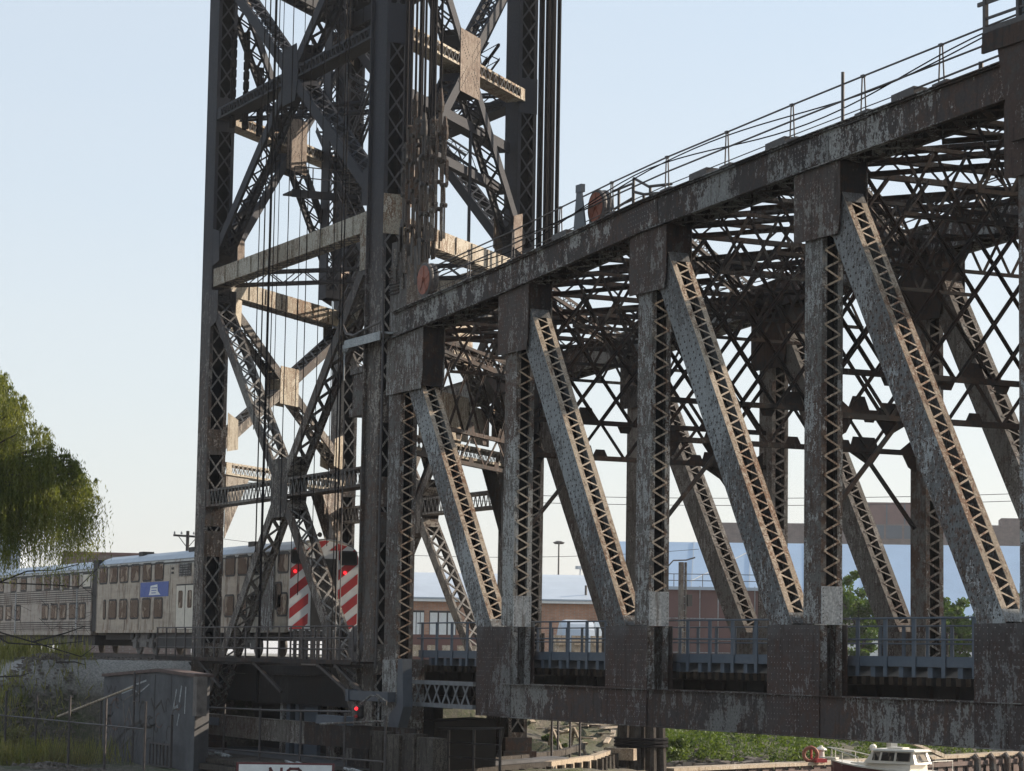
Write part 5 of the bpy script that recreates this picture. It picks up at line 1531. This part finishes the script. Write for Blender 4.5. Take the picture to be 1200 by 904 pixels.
shrub(-27.8, 46.5, 1.0, 1.4, 'dark green shrub behind the sloping rail of the white post')
shrub(-20.6, 16.6, .4, .8, 'small green weed growing between the two timber A-frames', 'leaf', -4.4, None)
# rocks on the bank and rubble on the left
def rocks(name, pts, smin, smax, mat):
    mb = MB()
    for (x, y, z) in pts:
        s_ = random.uniform(smin, smax); b = len(mb.v)
        for k in range(8):
            mb.v.append((x + (1 if k & 1 else -1) * s_ * random.uniform(.5, 1), y + (1 if k & 2 else -1) * s_ * random.uniform(.5, 1), z + (1 if k & 4 else -1) * s_ * random.uniform(.3, .7)))
        for f in ((0, 2, 3, 1), (4, 5, 7, 6), (0, 1, 5, 4), (2, 6, 7, 3), (0, 4, 6, 2), (1, 3, 7, 5)): mb.f.append(tuple(b + q for q in f)); mb.mi.append(0)
    return setting(name, mb, mat, 'stuff')
random.seed(2)
pts = []
for k in range(420):
    q = D0 + (D1 - D0) * random.uniform(0, .6); p = q + V((-.9, -.42, 0)) * random.uniform(.8, 4); pts.append((p.x, p.y, ground_z(p.x, p.y) + .05))
rocks('bank_rocks', pts, .12, .34, M['stone'])
pts = []
for k in range(900):
    x = random.uniform(-27.5, -19.0); y = random.uniform(-7.4, -4.6)
    pts.append((x, y, ground_z(x, y) + random.uniform(0, .25)))
for k in range(420):
    x = random.uniform(-17, -2); y = random.uniform(-10.6, -8.8) ; pts.append((x, y, ground_z(x, y) + .1))
rocks('rubble', pts, .03, .09, M['stone'])
pts = [(random.uniform(-75, -26), random.uniform(-5.6, 1.4), 0) for k in range(1500)]
pts = [(x, y, ground_z(x, y) + .02) for x, y, _ in pts]
rocks('track_ballast', pts, .04, .11, M['stone'])

# grass and weeds on the embankment
n = 70000
gx_ = rng.uniform(-62, -12, n); gy_ = rng.uniform(-13.5, -3.4, n)
dens = .5 + .5 * np.sin(gx_ * .55 + 1.2) * np.sin(gy_ * .9 + gx_ * .2)
keep = (rng.random(n) < dens * .8 - .05) & ~((gx_ > -31) & (gy_ > -6.8) & (rng.random(n) < .6)) & ~((gx_ > -19.5) & (gy_ > -5.6))
gx_, gy_ = gx_[keep], gy_[keep]
gz_ = np.array([ground_z(a, b_) for a, b_ in zip(gx_, gy_)])
tall = .12 + .30 * rng.random(len(gx_)) * (1 + .9 * (np.sin(gx_ * .37) > .2))
A_ = np.stack([rng.normal(0, .09, len(gx_)), rng.normal(0, .09, len(gx_)), tall], 1)
th = rng.uniform(0, 3.14, len(gx_)); B_ = np.stack([np.cos(th), np.sin(th), 0 * th], 1) * .032
C_ = np.stack([gx_, gy_, gz_ + tall * .8], 1)
quads('bank_grass', C_, A_, B_, M['grass'], None, 'stuff')
for (x, y, r, h, lab) in ((-41, -5.2, 1.0, 1.2, 'yellow-green weed clump at the top of the embankment, left edge'), (-33.5, -7.2, 1.1, 1.3, 'tall sunlit weed clump on the embankment below the train'), (-21, -8.0, .9, 1.0, 'dark green weed clump left of the graffitied wall')):
    shrub(x, y, r, h, lab, 'grass', None, 'weed clumps on the embankment')

# willow, lower left
def willow():
    bx, by = .5, -17.6; gz = -4.6
    t = thing('willow_tree', 'drooping weeping willow hanging in from the left edge above the train', 'tree', (bx, by, gz))
    base = np.array([bx, by, gz])
    mb = MB()
    mb.tube([(bx, by, gz), (bx + .1, by + .2, -1.5), (bx - .1, by + .5, 2.2), (bx - .2, by + .9, 5.5)], [.5, .4, .3, .15], 10)
    part('trunk', mb, M['bark'], t)
    tops = []
    lim = MB()
    # crown in two storeys: a high dome at the left and a lower lobe reaching right
    for k in range(300):
        a = rng.uniform(0, 6.28); r = 3.1 * math.sqrt(rng.random()); tops.append((bx + .6 + math.cos(a) * r, by + 1.25 + math.sin(a) * r * .72, 9.25 - r * r * .17 + rng.uniform(-.5, .25), 1))
    for k in range(230):
        a = rng.uniform(0, 6.28); r = 1.75 * math.sqrt(rng.random()); tops.append((bx + 1.9 + math.cos(a) * r, by + 4.0 + math.sin(a) * r * .95, 6.0 - r * r * .30 + rng.uniform(-.3, .25), 0))
    for k in range(160):
        a = rng.uniform(0, 6.28); r = 1.6 * math.sqrt(rng.random()); tops.append((bx + 2.2 + math.cos(a) * r, by + 2.4 + math.sin(a) * r * .95, 6.0 + rng.uniform(-.8, .9), 0))
    tops = [(x, y, z + .45 * math.sin(x * 2.9) * math.sin(y * 2.3 + 1), s_) for (x, y, z, s_) in tops if math.sin(x * 2.6 + .4) * math.sin(y * 3.1 + z * .9) > -.30]
    for (x, y, z, s_) in tops[::9]:
        lim.tube([(bx, by + .6, 3.5), ((bx + x) / 2, (by + .6 + y) / 2, (3.5 + z) / 2 + 1.0), (x, y, z)], [.10, .06, .02], 5)
    part('limbs', lim, M['bark'], t)
    Cs, As, Bs = [], [], []
    for (x, y, z, s_) in tops:
        for j in range(9):
            L_ = rng.uniform(1.0, 4.0) if s_ else rng.uniform(.7, 3.0)
            m_ = int(L_ / .085); tt = np.linspace(0, 1, m_)
            a = rng.uniform(0, 6.28); out = rng.uniform(.1, .65)
            px = x + math.cos(a) * out * (1 - (1 - tt) ** 2.2); py = y + math.sin(a) * out * (1 - (1 - tt) ** 2.2)
            pz = z + .22 * np.sin(tt * 3) * (tt < .35) - L_ * tt ** 1.3
            P_ = np.stack([px, py, pz], 1) + rng.normal(0, .02, (m_, 3))
            ax = np.stack([rng.normal(0, .5, m_), rng.normal(0, .5, m_), -np.ones(m_) * rng.uniform(.7, 1.3, m_)], 1); ax /= np.linalg.norm(ax, axis=1, keepdims=True)
            bx_ = np.cross(ax, unit(m_)); bx_ /= np.linalg.norm(bx_, axis=1, keepdims=True) + 1e-9
            Cs.append(P_); As.append(ax * .075); Bs.append(bx_ * .018)
    quads('crown', np.concatenate(Cs), np.concatenate(As), np.concatenate(Bs), M['willow'], t, None, (bx, by, gz))
    # bare whips that cross in front of the train
    random.seed(14)
    for pts in (((-.6, -16.6, 1.2), (.6, -15.6, 1.75), (1.6, -14.0, 2.5), (2.2, -13.2, 2.55), (2.7, -12.6, 2.75)), ((-.2, -16.8, 1.6), (1.0, -15.2, 2.15), (1.5, -14.6, 2.1), (2.4, -13.2, 2.05), (2.8, -12.6, 2.0), (3.1, -12.1, 2.6)),
                ((0, -16.6, .9), (1.2, -15.2, .62), (2.2, -13.9, .2), (3.0, -12.5, -.25), (3.2, -12.1, .1)), ((.8, -15.5, .8), (1.8, -14.6, 0.15), (2.6, -13.6, .1), (3.2, -12.5, .25)), ((2.2, -13.9, .2), (2.8, -13.0, .5), (3.1, -12.4, .75)),
                ((0, -15.8, -.6), (1.4, -14.8, -.95), (2.0, -14.2, -.9), (2.3, -14.0, -.8)), ((1.9, -13.0, -.45), (2.6, -12.6, -.42), (3.1, -12.4, -.5))):
        r0 = .035; part('bare_branch', MB().tube(pts, [r0 - .022 * i / (len(pts) - 1) for i in range(len(pts))], 5), M['twig'], t)
    for k in range(26):
        x, y, z = random.uniform(.8, 3.2), random.uniform(-15, -12.2), random.uniform(-.2, 2.4)
        part('twig', MB().tube([(x, y, z), (x + random.uniform(-.3, .3), y + random.uniform(0, .5), z + random.uniform(-.4, .1)), (x + random.uniform(-.3, .4), y + random.uniform(.1, .9), z + random.uniform(-.7, .2))], [.009, .006, .004], 4), M['twig'], t)
willow()

def tree(name, lab, x, y, z, h, r, mat='tree', n=60, sz=.16, group=None):
    t = thing(name, lab, 'tree', (x, y, z), group)
    mb = MB().tube([(x, y, z), (x + .1, y, z + h * .4), (x, y + .1, z + h * .75)], [r * .09, r * .07, r * .03], 8)
    for k in range(6):
        a = k * 1.05; mb.tube([(x, y, z + h * (.3 + .07 * k)), (x + math.cos(a) * r * .6, y + math.sin(a) * r * .6, z + h * (.5 + .07 * k))], [r * .04, r * .015], 5)
    part('trunk', mb, M['bark'], t)
    c2 = []
    for k in range(n):
        u = unit(1)[0] * (rng.random() ** .4); c2.append((x + u[0] * r, y + u[1] * r, z + h * .62 + u[2] * h * .38))
    C_, A_, B_ = clumps(c2, [r * rng.uniform(.15, .32) for _ in c2], 150, sz)
    quads('crown', C_, A_, B_, M[mat], t, None, (x, y, z))
G_ = 'trees beyond the tracks'
tree('leafy_tree', 'bright green tree framed between the third near post and the far diagonal', -73.6, 68.1, -2.3, 8.8, 2.3, group=G_)
tree('leafy_tree', 'dull green tree just left of the rightmost near diagonal foot, behind the railing', -69.5, 73.6, -2.3, 7.2, 2.0, group=G_)
tree('leafy_tree', 'small green tree half hidden by the third near diagonal', -76, 64.2, -2.3, 7.6, 1.6, group=G_)
tree('leafy_tree', 'dark green tree at the right edge behind the last diagonal', -67.5, 77.8, -2.3, 7.6, 2.0, group=G_)

# ================================================================== BUILDINGS BEHIND
def wallbox(mb, P, Q, z0, z1, depth):
    """upright slab whose front runs P to Q (seen from the span), pushed back by depth"""
    P, Q = V((*P, 0)), V((*Q, 0)); h = (Q - P).normalized(); n_ = V((-h.y, h.x, 0))
    if n_.dot(P - CAM) < 0: n_ = -n_
    mb.prism([P + V((0, 0, z0)), Q + V((0, 0, z0)), Q + V((0, 0, z1)), P + V((0, 0, z1))], n_ * depth)
    return h, n_
bw = thing('brick_warehouse', 'low orange brick warehouse with a broad pale curved roof behind the tracks', 'warehouse', (-155, 76, -2.3))
P_, Q_ = (-153.9, 66.0), (-144.6, 86.5)
mb = MB(); h, n_ = wallbox(mb, P_, Q_, -2.4, 5.3, 34)
part('wall', mb, M['brick'], bw)
P3, Q3 = V((*P_, 0)), V((*Q_, 0)); L_ = (Q3 - P3).length
part('eave', MB().beam(P3 - n_ * .4 + V((0, 0, 5.43)), Q3 - n_ * .4 + V((0, 0, 5.43)), .9, .24), M['white'], bw)
mb = MB(); prof = [(-.9, 5.58)] + [(k * 3.4, 5.58 + 3.0 * math.sin(math.pi * (k + .35) / 10.6)) for k in range(1, 11)] + [(35, 5.58)]
for i in range(len(prof) - 1):
    (t0, z0), (t1, z1) = prof[i], prof[i + 1]
    mb.prism([P3 - h * .5 + n_ * t0 + V((0, 0, z0)), P3 - h * .5 + n_ * t1 + V((0, 0, z1)), P3 - h * .5 + n_ * t1 + V((0, 0, z1 + .15)), P3 - h * .5 + n_ * t0 + V((0, 0, z0 + .15))], h * (L_ + 1))
for k in range(10): 
    c = P3 + h * (k + .5) * L_ / 10
    part('roof_seam', MB().beam(c - n_ * .8 + V((0, 0, 5.76)), c + n_ * 17 + V((0, 0, 8.78)), .06, .05), M['white'], bw)
part('roof', mb, M['metalroof'], bw)
for (t0, t1) in ((1.9, 3.1), (3.6, 6.3)):
    a_ = P3 + h * t0 - n_ * .05; b_ = P3 + h * t1 - n_ * .05
    f_ = part('window', MB().prism([a_ + V((0, 0, 1.9)), b_ + V((0, 0, 1.9)), b_ + V((0, 0, 4.4)), a_ + V((0, 0, 4.4))], n_ * .04), M['gasket'], bw)
    for k in range(3):
        c0 = a_ + (b_ - a_) * (k / 3 + .03) - n_ * .03; c1 = a_ + (b_ - a_) * ((k + 1) / 3 - .03) - n_ * .03
        part('pane', MB().prism([c0 + V((0, 0, 2.0)), c1 + V((0, 0, 2.0)), c1 + V((0, 0, 4.2)), c0 + V((0, 0, 4.2))], n_ * .02), M['white'], f_)
part('roof_vent', MB().tube([P3 + h * 19.3 + n_ * 1 + V((0, 0, 5.6)), P3 + h * 19.3 + n_ * 1 + V((0, 0, 7.2))], .12, 6), M['rail'], bw)

sh = thing('blue_shed', 'very long pale blue metal shed roof filling the background on the right', 'shed', (-185, 140, -2.3))
P_, Q_ = (-197, 113), (-164, 166)
mb = MB(); h, n_ = wallbox(mb, P_, Q_, -2.4, 4.9, 40)
part('wall', mb, M['white'], sh)
P3, Q3 = V((*P_, 0)), V((*Q_, 0)); L_ = (Q3 - P3).length
mb = MB().prism([P3 - n_ * .8 + V((0, 0, 5.0)), P3 + n_ * 14 + V((0, 0, 14.9)), P3 + n_ * 26 + V((0, 0, 14.9)), P3 + n_ * 40 + V((0, 0, 5.0))], h * L_)
part('roof', mb, M['shed'], sh)
part('eave', MB().beam(P3 - n_ * .95 + V((0, 0, 4.95)), Q3 - n_ * .95 + V((0, 0, 4.95)), .3, .45), M['white'], sh)
for k in range(9):
    c = P3 + h * (3 + k * 7.2)
    part('roof_seam', MB().beam(c - n_ * .8 + V((0, 0, 5.06)), c + n_ * 14 + h * .0 + V((0, 0, 14.96)), .12, .06), M['metalroof'], sh)
c = P3 + h * 10
part('roof_seam', MB().beam(c + n_ * 6 + V((0, 0, 9.65)), c + h * 9 + n_ * 13.6 + V((0, 0, 14.7)), .12, .08), M['white'], sh)

bb = thing('brown_building', 'brown clad shed with pale pipe framing behind the second bay railing', 'building', (-88, 65, -2.3))
P_, Q_ = (-90.2, 59.6), (-84.8, 69.4)
mb = MB(); h, n_ = wallbox(mb, P_, Q_, -2.4, 5.3, 8)
part('wall', mb, M['brown'], bb)
P3, Q3 = V((*P_, 0)), V((*Q_, 0))
part('parapet', MB().beam(P3 - n_ * .1 + V((0, 0, 5.42)), Q3 - n_ * .1 + V((0, 0, 5.42)), .3, .22), M['metalroof'], bb)
for k in range(9): part('frame_pipe', MB().tube([P3 + h * (k * 1.4) - n_ * .2 + V((0, 0, -2.3)), P3 + h * (k * 1.4) - n_ * .2 + V((0, 0, 5.6))], .04, 5), M['plate'], bb)
for z in (3.1, 1.5, .5): part('frame_pipe', MB().tube([P3 - n_ * .2 + V((0, 0, z)), Q3 - n_ * .2 + V((0, 0, z))], .04, 5), M['plate'], bb)
for k in range(6): part('roof_rail', MB().tube([P3 + h * (k * 2.2) - n_ * .1 + V((0, 0, 5.5)), P3 + h * (k * 2.2) - n_ * .1 + V((0, 0, 6.5))], .03, 5), M['rail'], bb)
for z in (6.5, 6.0): part('roof_rail', MB().tube([P3 + V((0, 0, z)), Q3 + V((0, 0, z))], .03, 5), M['rail'], bb)
sm = thing('signal_mast', 'brown steel mast with curved pipe arm and ladder in front of the brown building', 'mast', (-70, 55.4, -2.3))
mx, my = -69.9, 51.4
part('mast_post', MB().aabb(mx - .16, my - .3, -2.3, mx + .16, my - .05, 6.6).aabb(mx - .1, my + .12, -2.3, mx + .1, my + .22, 6.6), M['fardiag'], sm)
part('mast_arm', MB().tube([(mx, my + .9, 6.95), (mx, my + .2, 6.75), (mx, my - .8, 6.7), (mx, my - 1.3, 6.2), (mx, my - 1.5, 5.3), (mx, my - 1.25, 4.3)], .05, 6), M['rail'], sm)
for k in range(18): part('rung', MB().aabb(mx + .02, my - .05, -2 + k * .48, mx + .06, my + .12, -1.96 + k * .48), M['plate'], sm)
part('signal_head', MB().aabb(mx - .2, my + .25, 3.6, mx + .2, my + .6, 4.4), M['black'], sm)
tk = thing('white_tank', 'pair of rounded white tank bodies behind the railing of the first bay', 'tank', (-75, 46.5, -2.3))
for k, (y0_, y1_) in enumerate(((44.6, 47.1), (47.3, 49.4))):
    part('tank_shell', MB().lathe((-75.4, y0_, .95), (.34, .94, 0), [(.9, 0), (1.5, .15), (1.62, .5), (1.62, y1_ - y0_ - .5), (1.5, y1_ - y0_ - .1), (.9, y1_ - y0_)], 20), M['white'] if k else M['metalroof'], tk, smooth=False)
part('saddle', MB().aabb(-76.3, 44.9, -2.35, -74.7, 45.4, .2).aabb(-76.3, 48.2, -2.35, -74.7, 48.7, .2), M['rail'], tk)
for k in range(3): solo('wooden_pallet', MB().aabb(-60.4, 36.6 + k * 1.35, -2.4, -60.3, 37.7 + k * 1.35, 1.35).aabb(-60.5, 36.7 + k * 1.35, .75, -60.2, 37.6 + k * 1.35, .9).aabb(-60.5, 36.7 + k * 1.35, .25, -60.2, 37.6 + k * 1.35, .4), M['tan'] if k < 2 else M['timberl'],
                        ['upright wooden rack nearest the first near post, behind the railing', 'second wooden rack, between the other two behind the railing', 'rightmost wooden rack in front of the white tank'][k], 'rack', 'wooden racks by the tank')
cn = thing('storage_container', 'dark weathered container seen through the railing left of the first near post', 'container', (-52, 25, -2.3))
mb = MB(); h, n_ = wallbox(mb, (-51.6, 21.6), (-48.5, 28.2), -2.4, 1.15, 3)
part('shell', mb, M['brown'], cn)
P3 = V((-51.6, 21.6, 0))
for k in range(8): part('window', MB().prism([P3 + h * (.6 + k * .85) - n_ * .03 + V((0, 0, -.1)), P3 + h * (1.1 + k * .85) - n_ * .03 + V((0, 0, -.1)), P3 + h * (1.1 + k * .85) - n_ * .03 + V((0, 0, .55)), P3 + h * (.6 + k * .85) - n_ * .03 + V((0, 0, .55))], n_ * .02), M['tan'], cn)

db = thing('dark_block', 'long dark brown building with a windowed penthouse on the horizon at the right', 'building', (-410, 300, -2.3))
P_, Q_ = (-434, 264), (-390, 332)
mb = MB(); h, n_ = wallbox(mb, P_, Q_, -2.4, 31.5, 60)
part('wall', mb, M['brick2'], db)
P3 = V((*P_, 0)); L_ = (V((*Q_, 0)) - P3).length
part('stone_band', MB().beam(P3 - n_ * .2 + V((0, 0, 26.6)), V((*Q_, 0)) - n_ * .2 + V((0, 0, 26.6)), .4, .5), M['stone'], db)
a_ = P3 + h * (L_ * .463); b_ = P3 + h * (L_ * .617)
part('penthouse', MB().prism([a_ + n_ * 5 + V((0, 0, 31.5)), b_ + n_ * 5 + V((0, 0, 31.5)), b_ + n_ * 5 + V((0, 0, 36.8)), a_ + n_ * 5 + V((0, 0, 36.8))], n_ * 15), M['brown'], db)
for k in range(3):
    c0 = a_ + (b_ - a_) * (k * .33 + .02) ; c1 = a_ + (b_ - a_) * (k * .33 + .31)
    part('window', MB().prism([c0 + V((0, 0, 28.2)), c1 + V((0, 0, 28.2)), c1 + V((0, 0, 31.2)), c0 + V((0, 0, 31.2))], n_ * -.15), M['walk'], db)
    part('mullion', MB().prism([c0 + h * .1 + n_ * 4.9 + V((0, 0, 31.6)), c0 + h * .4 + n_ * 4.9 + V((0, 0, 31.6)), c0 + h * .4 + n_ * 4.9 + V((0, 0, 36.5)), c0 + h * .1 + n_ * 4.9 + V((0, 0, 36.5))], n_ * -.1), M['walk'], db)
part('roof_block', MB().prism([P3 + h * (L_ * .84) + n_ * 3 + V((0, 0, 31.5)), P3 + h * (L_ * .90) + n_ * 3 + V((0, 0, 31.5)), P3 + h * (L_ * .90) + n_ * 3 + V((0, 0, 33.3)), P3 + h * (L_ * .84) + n_ * 3 + V((0, 0, 33.3))], n_ * 10), M['brick2'], db)
lb2 = thing('low_brown_building', 'low flat brown roof line showing above the train behind the willow', 'building', (-202, 50, -2.3))
mb = MB(); h, n_ = wallbox(mb, (-203.5, 46.2), (-199.5, 60.5), -2.4, 10.75, 30)
part('wall', mb, M['brick2'], lb2)
part('parapet', MB().prism([V((-203.5, 46.2, 10.75)) - n_ * .1, V((-199.5, 60.5, 10.75)) - n_ * .1, V((-199.5, 60.5, 11.05)) - n_ * .1, V((-203.5, 46.2, 11.05)) - n_ * .1], n_ * .5), M['brown'], lb2)
gb = thing('grey_tower_block', 'hazy grey building half hidden behind the willow crown', 'building', (-300, 66, -2.3))
mb = MB(); h, n_ = wallbox(mb, (-306, 52), (-300.5, 67.5), -2.4, 21.5, 15)
part('wall', mb, M['metalroof'], gb)
for i in range(5):
    for j in range(6):
        q = V((-306, 52, 0)) + h * (1.2 + j * 2.5) - n_ * .1
        part('window', MB().prism([q + V((0, 0, 2 + i * 3.7)), q + h * 1.4 + V((0, 0, 2 + i * 3.7)), q + h * 1.4 + V((0, 0, 3.9 + i * 3.7)), q + V((0, 0, 3.9 + i * 3.7))], n_ * .05), M['walk'], gb)
tb = thing('tan_building', 'small tan building top above the left train car at the left edge', 'building', (-160, 15, -2.3))
mb = MB(); wallbox(mb, (-162, 18.5), (-160.4, 24.8), -2.4, 7.3, 12)
part('wall', mb, M['tan'], tb)
part('roof', MB().aabb(-174, 18, 7.3, -159.5, 24.5, 7.5), M['stone'], tb)

# lamp masts, pole, wires
lp = thing('stadium_lamp', 'tall thin lamp mast with a round head, nearer the first near post', 'lamp mast', (-289.7, 153.4, -2.3), 'thin lamp masts on the horizon')
part('mast', MB().tube([(-289.7, 153.4, -2.3), (-289.7, 153.4, 18.3)], [.2, .12], 6), M['rail'], lp)
part('lamp_head', MB().lathe((-289.7, 153.4, 18.2), (0, 0, 1), [(.7, 0), (1.0, .25), (.4, .5)], 10), M['rail'], lp)
lp = thing('stadium_lamp', 'shorter thin lamp mast with a square head, right of the taller one', 'lamp mast', (-288.2, 156.3, -2.3), 'thin lamp masts on the horizon')
part('mast', MB().tube([(-288.2, 156.6, -2.3), (-288.2, 156.6, 14.4)], [.16, .1], 6), M['metalroof'], lp)
part('lamp_head', MB().aabb(-288.6, 155.9, 14.2, -287.8, 157.3, 14.7), M['metalroof'], lp)
up_ = thing('utility_pole', 'wooden utility pole with a braced cross-arm above the train roof', 'utility pole', (-132.9, 37.1, -2.3))
part('pole', MB().tube([(-132.9, 37.1, -2.3), (-132.9, 37.1, 10.5)], [.2, .15], 8), M['twig'], up_)
part('cross_arm', MB().beam((-133.3, 35.9, 10.1), (-132.6, 38.2, 10.0), .14, .18).beam((-133.0, 36.3, 10.0), (-132.9, 37.1, 9.0), .06, .06).beam((-132.7, 37.9, 10.0), (-132.9, 37.1, 9.0), .06, .06), M['twig'], up_)
for e in (.05, .3, .75, .97): part('insulator', MB().lathe((-133.3 + .7 * e, 35.9 + 2.3 * e, 10.2), (0, 0, 1), [(.07, 0), (.10, .1), (.05, .25)], 7), M['plate'], up_)
def wire(p, q, sag, lab, r=.02):
    p, q = V(p), V(q); pts = [p + (q - p) * (k / 16) - V((0, 0, sag * 4 * (k / 16) * (1 - k / 16))) for k in range(17)]
    solo('overhead_wire', MB().tube(pts, r, 4), M['rail'], lab, 'wire', 'wires over the yard')
wire((-132.6, 38.2, 10.1), (-100, 70, 9.0), 1.2, 'thin wire running right from the utility pole behind the tower')
wire((-190, 60, 19), (-140, 150, 19.5), 1.5, 'upper thin wire crossing the sky low between the first near posts', .035)
wire((-190, 60, 18.2), (-140, 150, 18.7), 1.5, 'lower thin wire crossing the sky low between the first near posts', .035)

rw = thing('reflection_warehouse', 'unseen brick warehouse added left of the picture for the train windows to reflect', 'warehouse', (-140, -45, -2.3))
part('wall', MB().aabb(-260, -62, -4.5, -45, -44, 11), M['brick2'], rw)  # unseen building, added so the train reflects brown instead of sky
part('roof', MB().aabb(-261, -63, 11, -44, -43, 11.4), M['metalroof'], rw)
for k in range(36):
    x = -256 + k * 5.9
    for z in (0, 4.5): part('window', MB().aabb(x, -43.98, z, x + 3.2, -43.9, z + 2.6), M['white'] if k % 3 == 0 else M['gasket'], rw)

# ------------------------------------------------------------------ thin summer haze over the whole place
hz = MB().aabb(-4600, -4600, -11, 4600, 4600, 48)
hm = bpy.data.materials.new('haze'); hm.use_nodes = True
hn = hm.node_tree; hn.nodes.remove(hn.nodes['Principled BSDF'])
pv = hn.nodes.new('ShaderNodeVolumePrincipled')
pv.inputs['Color'].default_value = (.93, .95, 1, 1); pv.inputs['Density'].default_value = .00015; pv.inputs['Anisotropy'].default_value = .2
hn.links.new(pv.outputs[0], hn.nodes['Material Output'].inputs['Volume'])
ho = setting('haze', hz, hm, 'stuff')
